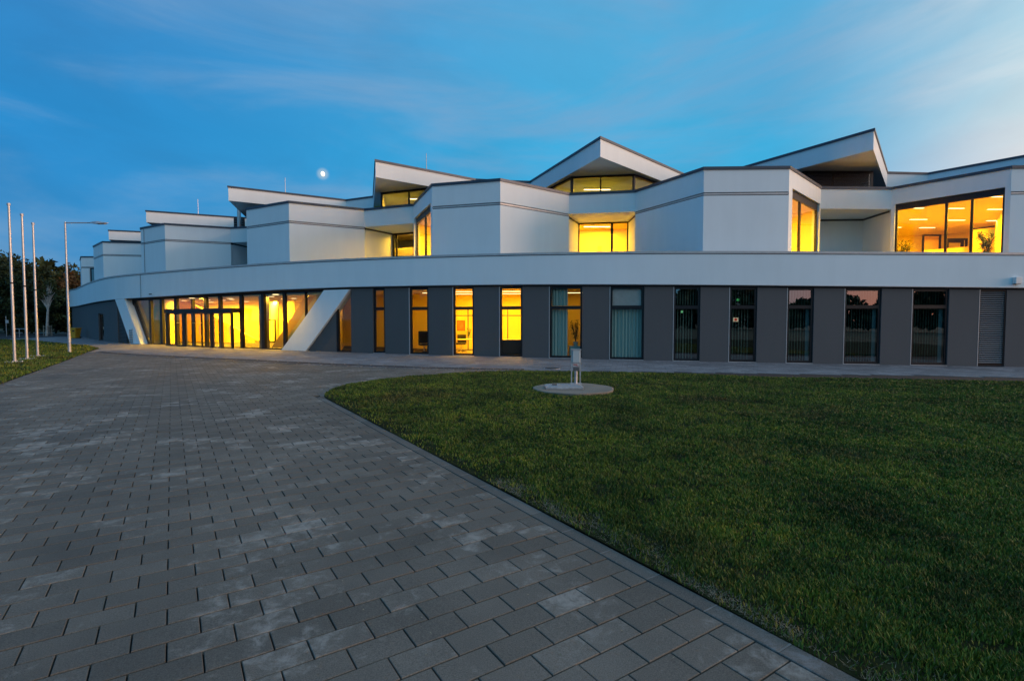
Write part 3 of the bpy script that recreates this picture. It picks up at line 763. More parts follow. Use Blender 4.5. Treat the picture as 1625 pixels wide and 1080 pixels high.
# louvre behind the leg: triangle clipped by the raking leg, slats shorten downwards
def leg_x(z, side_):                                       # raking edges seen from the forecourt, in facade columns
    z0, z1 = .05, 3.27
    t = (z - z0) / (z1 - z0)
    return {'LL': 209.6 + (187 - 209.6) * t, 'LR': 226.4 + (201.6 - 226.4) * t, 'RL': 448.3 + (517 - 448.3) * t, 'RR': 487 + (557.2 - 487) * t}[side_]
plan_prism('wall_panel', M['dark'], 187, 200, -.3, ZT, .22, .3, n=2)
lv = MB(); 
for i in range(30):
    z = .15 + i * .1
    x1 = leg_x(z, 'LL') + .5
    a = W(187.5, .05); b = W(min(x1, 199), .05)
    if x1 > 188.5: lv.prism([a, b, W(min(x1, 199), .12), W(187.5, .12)], z, z + .035)
lo = lv.build('louvre_slats', M['frame_grey'], B); lo['kind'] = 'stuff'
# raking legs
GLR = .36
for nm, (l_, r_) in (('left', ('LL', 'LR')), ('right', ('RL', 'RR'))):
    b_ = MB(); n = 6; zt = 3.30
    for side_, off in ((0, BF), (1, .34)):
        for i in range(n + 1):
            z = -.1 + (zt + .1) * i / n
            a = W(leg_x(z, l_), off); c = W(leg_x(z, r_), off)
            b_.v += [(a[0], a[1], z), (c[0], c[1], z)]
    o2 = 2 * (n + 1)
    for i in range(n):
        a = 2 * i
        b_.f += [(a, a + 1, a + 3, a + 2), (o2 + a, o2 + a + 2, o2 + a + 3, o2 + a + 1), (a, a + 2, o2 + a + 2, o2 + a), (a + 1, o2 + a + 1, o2 + a + 3, a + 3)]
    b_.f += [(0, o2, o2 + 1, 1), (2 * n, 2 * n + 1, o2 + 2 * n + 1, o2 + 2 * n)]
    b_.build('raking_leg', M['white'], B)
    b_ = MB(); zt = 3.14
    for side_, off in ((0, GLR - .06), (1, GLR + .10)):
        for i in range(n + 1):
            z = .0 + zt * i / n; e = leg_x(z, 'LR') if nm == 'left' else leg_x(z, 'RL')
            l2, r2 = (e - 1.5, e + 3.6) if nm == 'left' else (e - 3.2, e + 1.5)
            a = W(l2, off); c = W(r2, off); b_.v += [(a[0], a[1], z), (c[0], c[1], z)]
    for i in range(n):
        a = 2 * i
        b_.f += [(a, a + 1, a + 3, a + 2), (o2 + a, o2 + a + 2, o2 + a + 3, o2 + a + 1), (a, a + 2, o2 + a + 2, o2 + a), (a + 1, o2 + a + 1, o2 + a + 3, a + 3)]
    b_.build('raking_frame', M['frame'], B)
# wedge of dark wall and the clipped window to the right of the right leg
def clipped(name, m, pa, pb_, o0, o1, extra=0, parent=B, gmode=False):
    b_ = MB(); n = 5; zs = []
    px = [pa + (pb_ - pa) * i / n for i in range(n + 1)]
    def ztop(p): t = (p - 487) / (557.2 - 487); return min(.05 + t * 3.22 + extra, ZT(p))
    for i in range(n):
        za, zb_ = max(ztop(px[i]), .12), max(ztop(px[i + 1]), .12)
        b_.prism([W(px[i], o0), W(px[i + 1], o0), W(px[i + 1], o1), W(px[i], o1)], -.05 if not gmode else .12, [za, zb_, zb_, za])
    return b_.build(name, m, parent)
clipped('wall_panel', M['dark'], 488, 533.5, 0, .3, .35)
cw = clipped('window', M['frame'], 533.6, 536, .02, .12, .3); clipped('sill_rail', M['frame'], 536, 556.9, .04, .10, -9)
clipped('pane', M['glass'], 536, 556.9, .075, .08, .3, parent=cw, gmode=True)

# ---- entrance glazing between the legs
GL = .30
hall_posts = [(204, 205.5), (230, 233.5), (247.3, 251), (270.5, 274.2), (297, 299.6), (317.6, 321.4), (340.2, 344), (373.8, 378), (408.5, 413), (442.8, 446.8), (478.2, 479.6)]
for a, b in hall_posts:
    zt = ZT(a)
    m_ = MB(); m_.prism([W(a, GL - .04), W(b, GL - .04), W(b, GL + .12), W(a, GL + .12)], 0, zt); m_.build('mullion', M['frame'], B)
plan_prism('pillar', M['frame_grey'], 401.3, 408.4, .05, ZT, GL + .1, GL + .5)
plan_prism('head_rail', M['frame'], 190, 516, lambda p: ZT(p) - .07, lambda p: ZT(p), GL - .03, GL + .1, n=14)
plan_prism('base_rail', M['frame'], 222, 452, lambda p: .0, lambda p: .13, GL - .03, GL + .08, n=10)
plan_prism('transom', M['frame'], 270.5, 376, 2.22, 2.42, GL - .06, GL + .08, n=5)
posts_all = [203] + [v for ab in hall_posts for v in ab][2:] + [515]
gx = [205.5, 230, 233.5, 247.3, 251, 270.5, 274.2, 297, 299.6, 317.6, 321.4, 340.2, 344, 373.8, 378, 408.5, 413, 442.8, 446.8, 478.2, 479.6, 512]
for i in range(0, len(gx) - 1, 2):
    door = 273 < gx[i] < 373
    plan_prism('entrance_pane', M['glass'], gx[i], gx[i + 1], 2.42 if door else .13, lambda p: ZT(p) - .07, GL + .03, GL + .032)
# black door box with leaves standing in front of the glass
dx = [(271, 299.2), (299.2, 344)]
de = MB()
def dpr(a, b, z0, z1, o0, o1): de.prism([W(a, o0), W(b, o0), W(b, o1), W(a, o1)], z0, z1)
dpr(270, 376, 2.16, 2.42, -.35, GL - .07)
for a, b in ((271, 274), (297, 301.5), (341, 344.5), (373.5, 376)): dpr(a, b, .05, 2.16, -.32, -.2)
for a, b in ((274, 297),): dpr(a, b, .06, .16, -.32, -.24)
de.build('door_portal', M['frame'], B)
for a, b in ((274.6, 285.0), (285.4, 296.6), (302, 313.5), (314, 326), (326.5, 340.5), (345, 356.5), (357.0, 373.2)):
    p0, p1 = W(a, -.26), W(b, -.26)
    lfm = 'frame_grey' if a in (345, 302) else 'frame'
    lf_ = window(p0, p1, .07, 2.15, fw=.055, name='door_leaf', dep=.05, fm=lfm)
    if a in (314, 357.0):
        q = Vector(W(b - 1.6, -.30)); hb = MB(); hb.tube([(q.x, q.y, .85), (q.x, q.y, 1.35)], .018, 6); hb.build('handle', M['steel'], lf_)
# white dots of the door leaf glass marking
dots = MB()
for i in range(9):
    for a in (288 + i * 1.35, 313 + i * 1.7):
        p = W(a, -.275); dots.box((p[0], p[1], 1.55), (.035, .004, .035))
o = dots.build('door_marking', M['in_white'], B); o['kind'] = 'stuff'

# ---- inside: slabs, hall, offices
hallback = 12.0
def back(p, dpt): q = W(p, .4); return (q[0] + dpt * .88 * q[0] / q[1], q[1] + dpt)
def room(name, pa, pb_, z0, zt, depth, wallm, ceilm='in_white', floorm='in_floor', n=6, back_m=None, sides=(True, True)):
    px = [pa + (pb_ - pa) * i / n for i in range(n + 1)]
    fr = [W(p, .36) for p in px]; bk = [back(p, depth) for p in px]
    c_ = MB(); f_ = MB(); w_ = MB(); s_ = MB()
    for i in range(n):
        q = [fr[i], fr[i + 1], bk[i + 1], bk[i]]
        z_ = zt((px[i])) if callable(zt) else zt; z_2 = zt((px[i + 1])) if callable(zt) else zt
        c_.prism(q, [z_, z_2, z_2, z_], [z_ + .06, z_2 + .06, z_2 + .06, z_ + .06])
        f_.prism(q, z0 - .06, z0)
        b0, b1 = bk[i], bk[i + 1]
        w_.prism([b0, b1, (b1[0], b1[1] + .06), (b0[0], b0[1] + .06)], z0, max(z_, z_2))
    for k, (a, b) in enumerate(((fr[0], bk[0]), (fr[-1], bk[-1]))):
        if sides[k]:
            d = (Vector(b) - Vector(a)).normalized(); nn = Vector((-d.y, d.x)) * (.05 if k == 0 else -.05)
            s_.prism([a, b, (b[0] + nn.x, b[1] + nn.y), (a[0] + nn.x, a[1] + nn.y)], z0, zt(pa) if callable(zt) else zt)
    c_.build('ceiling', M[ceilm], B); f_.build('floor', M[floorm], B); w_.build('back_wall', M[back_m or wallm], B)
    if s_.v: s_.build('side_wall', M[wallm], B)
LAMP = 2.7
WARM = (1.0, .51, .02)
def area(x, y, z, sx, sy, e, col=WARM, rz=0, parent=None, shape='RECTANGLE'):
    l = bpy.data.lights.new('lamp', 'AREA'); l.shape = shape; l.size = sx
    if shape == 'RECTANGLE': l.size_y = sy
    l.energy = e * LAMP; l.color = col
    o = bpy.data.objects.new('lamp', l); C.objects.link(o); o.location = (x, y, z); o.rotation_euler = (0, 0, rz)
    if parent: o.parent = parent; o.location = Vector((x, y, z)) - Vector(parent.location)
    return o
# hall
HC = 3.12
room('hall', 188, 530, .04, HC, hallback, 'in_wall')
# slanted walls and stair flank inside the hall
def slab3(name, m, pts, th=.12, parent=B):
    """a thin solid from a 3D polygon"""
    P = [Vector(p) for p in pts]; n_ = (P[1] - P[0]).cross(P[2] - P[0]).normalized() * th; b_ = MB(); k = len(P)
    b_.add([tuple(p) for p in P] + [tuple(p + n_) for p in P], [tuple(range(k))[::-1], tuple(range(k, 2 * k))] + [(i, (i + 1) % k, k + (i + 1) % k, k + i) for i in range(k)])
    return b_.build(name, m, parent)
def hp3(px, py, dpt):                                     # a point of the hall seen at px,py, dpt metres behind the glass
    Y = W(px)[1] + dpt; return (kx(px, py) * Y, Y, z_at(py, Y, px))
slab3('stair_flank', M['in_orange'], [hp3(278, 486, 7), hp3(290, 474, 7), hp3(315, 487, 7.2), hp3(403, 537, 8), hp3(403, 548, 8), hp3(278, 546, 7)])
slab3('stair_flank', M['in_orange'], [hp3(246, 546, 5), hp3(262, 517, 5), hp3(275, 530, 5), hp3(275, 550, 5), hp3(246, 550, 5)])
slab3('stair_wall', M['in_wall'], [hp3(206, 470, 1.2), hp3(262, 466, 3.0), hp3(262, 552, 3.0), hp3(228, 550, 1.2)])
slab3('raking_beam', M['in_orange'], [hp3(431, 551, 2.2), hp3(490, 462, 2.2), hp3(512, 462, 2.2), hp3(449, 552, 2.2)])
slab3('raking_wall', M['in_wall'], [hp3(445, 553, 1.4), hp3(506, 460, 1.4), hp3(516, 459, 1.4), hp3(455, 554, 1.4)])
for px, dpt, r in ((264, 2.6, .45), (461, 7, .35), (436, 10, .3)):
    q = W(px); Y = q[1] + dpt; b_ = MB(); b_.tube([(kx(px) * Y, Y, .04), (kx(px) * Y, Y, 3.3)], r, 20, cap=False); b_.build('column', M['in_white'], B, smooth=True)
# framed doorway on the hall's back wall
def wall_frame(px0, px1, py0, py1, dpt, fr=.12):
    a = hp3(px0, py1, dpt); c = hp3(px1, py0, dpt)
    f = window((a[0], a[1]), (c[0], a[1]), a[2], c[2], fw=fr, glass=False, name='inner_door'); 
    return f
wall_frame(411.8, 432.5, 506.5, 543.5, 7.5, .10)
def downlight(px, py, zc, r=.16, e=26, col=WARM, label=''):
    x, y = at_z(px, py, zc - .03)
    t = empty('ceiling_light', (x, y, zc), label, 'ceiling light', 'round downlights in the entrance hall')
    b_ = MB(); b_.tube([(x, y, zc), (x, y, zc - .03)], [r * 1.15, r * 1.15], 16); b_.build('ring', M['in_white'], t)
    b_ = MB(); b_.tube([(x, y, zc - .031), (x, y, zc - .036)], [r, r], 16); b_.build('diffuser', M['lampm'], t)
    area(x, y, zc - .05, r * 1.6, r * 1.6, e, col, parent=t, shape='DISK'); return t
dl = [((304.8, 473), 'left of the tall transom row'), ((354.5, 476.3), 'fourth'), ((364.8, 473.5), ''), ((391, 478.3), ''), ((415.8, 473.8), ''), ((424.7, 481), ''), ((430.8, 470.4), ''), ((436.5, 478.5), ''), ((452.5, 476.2), ''), ((466.5, 473.4), ''), ((437.5, 467.2), ''), ((468, 480.5), '')]
DLL = ['leftmost round downlight, seen above the black door box', 'small round downlight above the right door leaf, the lower of two', 'small round downlight above the right door leaf, the upper of two',
       'lone round downlight in the pane left of the grey pillar', 'round downlight just right of the grey pillar near the ceiling front', 'lowest round downlight above the framed inner doorway',
       'upper round downlight above the framed inner doorway', 'round downlight right above the framed inner doorway top corner', 'round downlight just right of the slim mullion beside the white column',
       'round downlight right of the white column, upper one', 'topmost round downlight next to the slim mullion', 'round downlight right of the white column, lower one']
for ((px, py), _), lb in zip(dl, DLL):
    downlight(px, py, HC, label=lb, e=22 if py < 474.5 else 120)
for k, (px, dp, lb) in enumerate(((285, 7.5, 'added round downlight deep in the hall behind the black door box'), (335, 8, 'added round downlight deep in the hall above the middle door leaves'), (385, 8, 'added round downlight deep in the hall left of the grey pillar'), (425, 9, 'added round downlight far back in the hall behind the framed inner doorway'), (300, 9, 'added round downlight at the far back of the hall on the left'), (350, 10, 'added round downlight at the far back of the hall in its middle'), (450, 5, 'added round downlight in front of the raking beam'), (292, 3.6, 'added round downlight just inside the black door box'), (330, 3.6, 'added round downlight just inside the middle door leaves'), (368, 3.8, 'added round downlight just inside the right door leaf'))):  # extra lamps added to brighten the hall, besides the visible downlights
    q = W(px); Y = q[1] + dp
    x = kx(px, 478) * Y; t = empty('ceiling_light', (x, Y, HC), lb, 'ceiling light', 'round downlights in the entrance hall')
    b_ = MB(); b_.tube([(x, Y, HC), (x, Y, HC - .03)], .18, 16); b_.build('ring', M['in_white'], t)
    b_ = MB(); b_.tube([(x, Y, HC - .031), (x, Y, HC - .036)], .16, 16); b_.build('diffuser', M['lampm'], t)
    area(x, Y, HC - .05, .28, .28, 260 if dp > 4 else 110, parent=t, shape='DISK')
# offices
ZC = lambda p: ZT(p) - .02
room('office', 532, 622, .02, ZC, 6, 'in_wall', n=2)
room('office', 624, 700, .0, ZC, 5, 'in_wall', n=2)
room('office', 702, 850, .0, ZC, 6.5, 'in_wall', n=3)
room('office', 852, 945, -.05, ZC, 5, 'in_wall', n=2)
room('office', 947, 1045, -.1, ZC, 5, 'in_dark', 'in_dark', n=2)
room('office', 1047, 1225, -.15, ZC, 6, 'in_dark', 'in_dark', n=3)
room('office', 1227, 1640, -.25, ZC, 6, 'in_dark', 'in_dark', n=6)
def office_light(px, dpt, e, label, ln=1.3, col=WARM, wd=.22, group='strip lights in the ground floor offices'):
    q = W(px); Y = q[1] + dpt; x = q[0] + dpt * (q[0] / q[1]); z = ZC(px)
    t = empty('ceiling_light', (x, Y, z), label, 'ceiling light', group)
    b_ = MB(); b_.box((x, Y, z - .04), (ln + .04, wd + .04, .08)); b_.build('housing', M['in_white'], t)
    b_ = MB(); b_.box((x, Y, z - .085), (ln, wd, .008)); b_.build('diffuser', M['lampm'], t)
    area(x, Y, z - .10, ln, wd, e, col, parent=t)
office_light(575, 2.6, 11, 'dim strip light deep in the office beside the right raking leg')
office_light(690, 3.2, 18, 'strip light at the right of the office with the dark chair silhouette')
office_light(733, 2.2, 75, 'strip light in the transom of the office window with the orange picture')
office_light(810, 2.2, 75, 'strip light in the transom of the office window with the dark sofa')
office_light(733, 4.6, 60, 'rear strip light of the office with the orange picture')
office_light(810, 4.6, 60, 'rear strip light of the office with the dark sofa')
office_light(915, 3.6, 5, 'dim strip light behind the big pot plant in the curtained office')
# glazed partition inside the bright offices
def inner(px, py, dpt): q = W(px); Y = q[1] + dpt; return (kx(px, py) * Y, Y, z_at(py, Y, px))
a = inner(722, 565, 4.4); c = inner(831, 565, 4.4)
window((a[0], a[1]), (c[0], a[1]), .0, 2.45, mull=(.75, 1.6, 3.0, 3.9), trans=(1.98,), fw=.05, mw=.07, glass=False, name='glazed_partition', fm='frame_grey')
def hang(px0, px1, py0, py1, dpt, m, name, label, cat, th=.03):
    a = inner(px0, py1, dpt); c = inner(px1, py0, dpt)
    t = empty(name, (a[0], a[1], a[2]), label, cat)
    b_ = MB(); b_.prism([(a[0], a[1] - th), (c[0], a[1] - th), (c[0], a[1]), (a[0], a[1])], a[2], c[2]); b_.build('canvas', m, t)
    b_ = MB(); w_ = .03
    for x0, x1, z0, z1 in ((a[0] - w_, a[0], a[2] - w_, c[2] + w_), (c[0], c[0] + w_, a[2] - w_, c[2] + w_), (a[0], c[0], a[2] - w_, a[2]), (a[0], c[0], c[2], c[2] + w_)):
        b_.prism([(x0, a[1] - th - .01), (x1, a[1] - th - .01), (x1, a[1]), (x0, a[1])], z0, z1)
    b_.build('picture_frame', M['frame'], t); return t
M['pic'] = mat('orange_red_canvas', (.75, .13, .04), .8, var=.5, vscale=4)
hang(726, 737, 509, 524, 6.1, M['pic'], 'picture', 'orange red picture hanging on the office wall in the third lit window', 'picture')
# furniture silhouettes
def desk(px, py, dpt, wd, label, h=.74):
    x, Y, z = inner(px, py, dpt); z = -.0
    t = empty('desk', (x, Y, z), label, 'desk')
    b_ = MB(); b_.box((x, Y, h), (wd, .7, .03)); b_.build('desk_top', M['in_white'], t)
    for sx in (-1, 1):
        b_ = MB(); b_.box((x + sx * (wd / 2 - .05), Y, h / 2 - .01), (.04, .6, h - .02)); b_.build('leg', M['frame'], t)
    return t
def office_chair(px, dpt, label, rz=0, h=1.0):
    x, Y, _ = inner(px, 560, dpt); z = 0.0
    t = empty('office_chair', (x, Y, z), label, 'chair')
    def P(m_, **k): return m_
    b_ = MB(); b_.box((x, Y, .48), (.5, .5, .09), rz); b_.build('seat', M['black'], t, bevel=.03)
    bx_, by_ = x + math.sin(rz) * -.24, Y + math.cos(rz) * .24
    b_ = MB(); b_.box((bx_, by_, .48 + h * .32), (.48, .07, h * .55), rz); b_.build('backrest', M['black'], t, bevel=.03)
    b_ = MB(); b_.tube([(x, Y, .12), (x, Y, .45)], .03, 8); b_.build('gas_spring', M['steel'], t)
    b_ = MB()
    for k in range(5):
        u = k * 2 * math.pi / 5; b_.tube([(x, Y, .12), (x + .3 * math.cos(u), Y + .3 * math.sin(u), .05)], [.025, .015], 6)
    b_.build('foot_cross', M['black'], t)
    for s_ in (-1, 1):
        ax, ay = x + s_ * .27 * math.cos(rz), Y + s_ * .27 * math.sin(rz); b_ = MB(); b_.box((ax, ay, .68), (.05, .3, .03), rz); b_.box((ax, ay, .58), (.03, .05, .2), rz); b_.build('armrest', M['black'], t)
    return t
desk(738, 565, 1.7, 1.5, 'pale desk on thin legs behind the third lit window'); office_chair(732, 2.6, 'black office chair behind the desk in the third lit window', h=.8)
office_chair(673, 1.1, 'dark high backed chair silhouette behind the second lit window', .4, 1.15)
desk(815, 565, 1.9, 1.6, 'desk behind the dark sofa in the fourth lit window')
sx, sy, _ = inner(816, 565, .95)
t = empty('sofa', (sx, sy, -.03), 'dark sofa with its back against the fourth lit window', 'sofa')
b_ = MB(); b_.box((sx, sy + .1, .22), (1.25, .6, .38)); b_.build('seat', M['black'], t, bevel=.05)
b_ = MB(); b_.box((sx, sy - .24, .44), (1.25, .16, .72)); b_.build('backrest', M['black'], t, bevel=.05)
for s_ in (-1, 1): b_ = MB(); b_.box((sx + s_ * .68, sy + .03, .33), (.12, .66, .6)); b_.build('armrest', M['black'], t, bevel=.04)
# plants
M['leafd'] = mat('dark_houseplant_leaf', (.03, .055, .02), .6)
M['pot'] = mat('white_planter', (.35, .5, .5), .6)
def pot_plant(x, y, z, h, rad, n, label, ll=.32, base=.25, seed=1, potm='pot'):
    rd = random.Random(seed); t = empty('potted_plant', (x, y, z), label, 'plant')
    b_ = MB(); b_.tube([(x, y, z), (x, y, z + base)], [base * .45, base * .6], 14); b_.build('pot', M[potm], t)
    st = MB(); lf_ = MB()
    for k in range(5):
        u = rd.uniform(0, 6.28); tip = Vector((x + math.cos(u) * rad * .4, y + math.sin(u) * rad * .4, z + h * rd.uniform(.6, .95)))
        st.tube([(x, y, z + base * .8), tuple((Vector((x, y, z + base)) + tip) / 2 + Vector((.02, .02, .05))), tuple(tip)], [.018, .014, .008], 5)
        for i in range(n // 5):
            s_ = rd.uniform(.15, 1.0); p = Vector((x, y, z + base)).lerp(tip, s_)
            a_ = rd.uniform(0, 6.28); el = rd.uniform(-.5, 1.0); dr_ = Vector((math.cos(a_) * math.cos(el), math.sin(a_) * math.cos(el), math.sin(el)))
            e = p + dr_ * ll * rd.uniform(.6, 1.1); e.z -= .05; sd_ = dr_.cross(Vector((0, 0, 1))).normalized() * ll * .07; m_ = p.lerp(e, .5) + Vector((0, 0, .035))
            lf_.add([p, m_ + sd_, e, m_ - sd_], [(0, 1, 2, 3)])
    st.build('stem', M['leafd'], t); lf_.build('leaves', M['leafd'], t); return t
x, y, _ = inner(914, 560, .75)
cb = empty('cabinet', (x, y, -.06), 'pale turquoise low cabinet behind the curtained window under the big plant', 'cabinet')
b_ = MB(); b_.box((x, y, .22), (.62, .42, .52)); b_.build('body', M['pot'], cb, bevel=.01)
b_ = MB(); b_.box((x, y, .50), (.66, .46, .03)); b_.build('cabinet_top', M['pot'], cb)
pot_plant(x - .02, y, .515, 1.35, .55, 320, 'bushy dark plant in a pale pot on the turquoise cabinet behind the curtained window', .22, .2, 3)
x, y, _ = inner(744, 560, 2.0)
pot_plant(x, y, .76, .65, .3, 60, 'small leafy plant on the desk behind the third lit window', .16, .12, 5)
# exit sign lights
for px, py, m_, lb in ((1082.5, 494.5, emit('green_sign_light', (.25, .8, .35), .6), 'small green lit exit sign deep in the dark office behind the first striped blind'),
                       (1171, 475.5, emit('green_sign_light', (.1, .7, .2), .5), 'tiny green lit exit sign in the upper pane of the second striped blind window')):
    x, y, z = inner(px, py, .45 if px > 1100 else .45); t = empty('exit_sign', (x, y, z), lb, 'sign')
    b_ = MB(); b_.box((x, y, z), (.10, .02, .10)); b_.build('lit_face', m_, t); b_ = MB(); b_.box((x, y + .02, z), (.13, .02, .13)); b_.build('housing', M['black'], t)
x, y, z = inner(1167.5, 507, .45); t = empty('wall_sign', (x, y, z), 'small self-glowing white sign with a red mark behind the second striped blind window', 'sign')
b_ = MB(); b_.box((x, y + .01, z), (.24, .01, .18)); b_.build('board', emit('glowing_sign_face', (.9, .75, .5), .5), t)  # board and red mark carry a glow of their own
b_ = MB(); b_.box((x - .0, y, z), (.12, .006, .10)); b_.build('red_mark', emit('glowing_red_mark', (.7, .05, .03), .6), t)
# ground floor core behind the rooms, slab above
cm = MB(); cm.prism([(-40, 62), (-12, 46), (30, 34), (46, 60), (-40, 90)], -.3, 4.4); cm.build('core_wall', M['dark'], B)

# ------------------------------------------------------------------ upper storey
U = [(-49.5, 59.0), (-46.67, 55.75), (-44.0, 55.75), (-38.94, 47.93), (-35.78, 45.06), (-32.3, 45.8), (-27.68, 38.46), (-24.67, 36.67), (-20.89, 38.28), (-19.0, 37.9),
     (-16.33, 31.77), (-12.88, 29.85), (-9.13, 31.95), (-5.85, 30.66), (-4.04, 26.15), (-.57, 25.17), (3.09, 28.01), (6.54, 27.41), (8.63, 23.31), (12.40, 23.17),
     (15.94, 26.70), (19.67, 26.82), (22.29, 23.13), (25.6, 22.9), (28.6, 26.5), (36, 26.6)]
def mitre(poly, i, off):
    P = [Vector(p) for p in poly]; n = len(P)
    def nrm(a, b): d = (b - a).normalized(); return Vector((-d.y, d.x))
    if i == 0: nn = nrm(P[0], P[1]); return P[0] + nn * off
    if i == n - 1: nn = nrm(P[-2], P[-1]); return P[-1] + nn * off
    a = nrm(P[i - 1], P[i]); b = nrm(P[i], P[i + 1]); m_ = (a + b).normalized(); return P[i] + m_ * (off / max(m_.dot(a), .35))
def at(poly, i, s, off):
    if s <= 0: return tuple(mitre(poly, i, off))
    if s >= 1: return tuple(mitre(poly, i + 1, off))
    a = Vector(poly[i]); b = Vector(poly[i + 1]); d = (b - a).normalized(); return tuple(a.lerp(b, s) + Vector((-d.y, d.x)) * off)
def seg(poly, i, z0, z1, o0, o1, name, m, s0=0, s1=1, parent=B, bevel=0):
    b_ = MB(); b_.prism([at(poly, i, s0, o0), at(poly, i, s1, o0), at(poly, i, s1, o1), at(poly, i, s0, o1)], z0, z1)
    return b_.build(name, M[m], parent, bevel=bevel)
def s_of(poly, i, px, py=380):
    k = kx(px, py); a = Vector(poly[i]); b = Vector(poly[i + 1]); d = b - a
    return (k * a.y - a.x) / (d.x - k * d.y)
ZR, ZF, ZHEAD, ZB = 8.60, 7.47, 7.70, 4.40
glz = {13: (None, None), 19: (None, None), 21: (None, None), 1: (None, None)}
glz[13] = (s_of(U, 13, 657.5), s_of(U, 13, 683.5)); glz[19] = (s_of(U, 19, 1256), s_of(U, 19, 1300)); glz[21] = (s_of(U, 21, 1418.7), s_of(U, 21, 1592)); glz[1] = (.33, 1.0)
recess = {8, 12, 16, 20}
print(glz)
for i in range(len(U) - 1):
    # parapet, coping and joint strip
    if i in glz and i != 1:
        s0, s1 = glz[i]
        seg(U, i, ZHEAD, ZR - .13, 0, .3, 'parapet', 'white')
        if s0 > 0.001: seg(U, i, ZB, ZHEAD, 0, .3, 'jamb', 'white', 0, s0)
        if s1 < .999: seg(U, i, ZB, ZHEAD, 0, .3, 'jamb', 'white', s1, 1)
    else:
        seg(U, i, ZF, ZR - .13, 0, .3, 'parapet', 'white')
        if i in recess:
            pass
        else:
            seg(U, i, ZF - .15, ZF, .045, .3, 'joint_gap', 'gap')
            seg(U, i, ZF - .115, ZF - .04, -.004, .04, 'joint_strip', 'trim')
            if i == 1:
                seg(U, i, ZB, ZF - .15, 0, .3, 'facade_wall', 'white', 0, glz[1][0])
            else: seg(U, i, ZB, ZF - .15, 0, .3, 'facade_wall', 'white')
    seg(U, i, ZR - .13, ZR, -.05, .42, 'coping', 'coping')
# glazing in the slanted faces
def glaze(i, mull_px, gm='glass', z1=ZHEAD - .005, fw=.09, head=.22, off=.12, mw=.10, trans=()):
    s0, s1 = glz[i]
    a = Vector(at(U, i, s0 + 1e-4, off)); b = Vector(at(U, i, s1 - 1e-4, off)); L_ = (b - a).length
    ms = []
    for p in mull_px:
        k = kx(p, 370); d = b - a; s_ = (k * a.y - a.x) / (d.x - k * d.y); ms.append(s_ * L_)
    print('glaze', i, L_, ms)
    return window(tuple(a), tuple(b), ZB, z1, mull=ms, fw=fw, head=head, gm=gm, mw=mw, trans=trans, dep=.1)
glaze(21, (1500.5, 1541)); glaze(13, (674.5,), mw=.16, fw=.11); glaze(19, (1269.5,), mw=.16, fw=.11); 
a = at(U, 1, .33, .1); b = at(U, 1, 1, .1); window(a, b, ZB, ZF - .16, fw=.08, gm='glass_dark', name='window')
# rooms behind the slanted glazing
def uroom(fr, bk, z0, z1, wm='in_wall', cm_='in_white', open_left=False):
    """fr, bk: plan polylines (front kept open), same length"""
    n = len(fr); c_ = MB(); f_ = MB(); w_ = MB()
    for i in range(n - 1):
        q = [fr[i], fr[i + 1], bk[i + 1], bk[i]]; c_.prism(q, z1, z1 + .06); f_.prism(q, z0 - .06, z0)
        d = (Vector(bk[i + 1]) - Vector(bk[i])).normalized(); nn = Vector((-d.y, d.x)) * .06
        w_.prism([bk[i], bk[i + 1], tuple(Vector(bk[i + 1]) + nn), tuple(Vector(bk[i]) + nn)], z0, z1)
    for k, (a, b) in enumerate(((fr[0], bk[0]), (fr[-1], bk[-1]))):
        d = (Vector(b) - Vector(a)).normalized(); nn = Vector((-d.y, d.x)) * (.05 if k == 0 else -.05)
        w_.prism([a, b, tuple(Vector(b) + nn), tuple(Vector(a) + nn)], z0, z1)
    c_.build('ceiling', M[cm_], B); f_.build('floor', M['in_floor'], B); w_.build('room_wall', M[wm], B)
# big corner room on the right
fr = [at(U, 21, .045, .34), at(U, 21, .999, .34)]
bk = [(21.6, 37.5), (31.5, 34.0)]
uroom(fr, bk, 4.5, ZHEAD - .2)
lampspx = [((1458.5, 330), (1495, 330)), ((1444, 348.5), (1471, 348.5)), ((1420, 361), (1427, 361)), ((1459, 361.5), (1483.5, 361.5)), ((1505.5, 331), (1529.5, 331)), ((1505, 349.5), (1531, 349.5)), ((1571.5, 312.5), (1591, 312.5)), ((1567.5, 332.5), (1591, 332.5)), ((1566, 350.5), (1591, 350.5))]
LBL = ['strip light at the top left of the big upper window, nearest its dark head', 'strip light in the left light of the big upper window, middle row', 'strip light cut by the left jamb of the big upper window', 'strip light above the black framed inner opening',
       'upper strip light in the middle light of the big upper window', 'lower strip light in the middle light of the big upper window', 'strip light at the top right corner of the big upper window', 'middle strip light in the right light of the big upper window', 'lowest strip light in the right light, above the tall plant']
lampspx[0] = ((1452, 330.5), (1464, 330.5))
zc = ZHEAD - .2
for (a, b), lb in zip(lampspx, LBL):
    x0, y0 = at_z(a[0], a[1], zc - .05); x1, y1 = at_z(b[0], b[1], zc - .05)
    x0 = x0; ln = max(.5, min(x1 - x0, 1.35)); cxx = (x0 + x1) / 2; cyy = (y0 + y1) / 2
    t = empty('strip_light', (cxx, cyy, zc), lb, 'ceiling light', 'strip lights in the big upper room')
    b_ = MB(); b_.box((cxx, cyy, zc - .02), (ln + .04, .16, .04)); b_.build('housing', M['in_white'], t)
    b_ = MB(); b_.box((cxx, cyy, zc - .045), (ln, .12, .008)); b_.build('diffuser', M['lampm'], t)
    area(cxx, cyy, zc - .06, ln, .12, 75, parent=t)
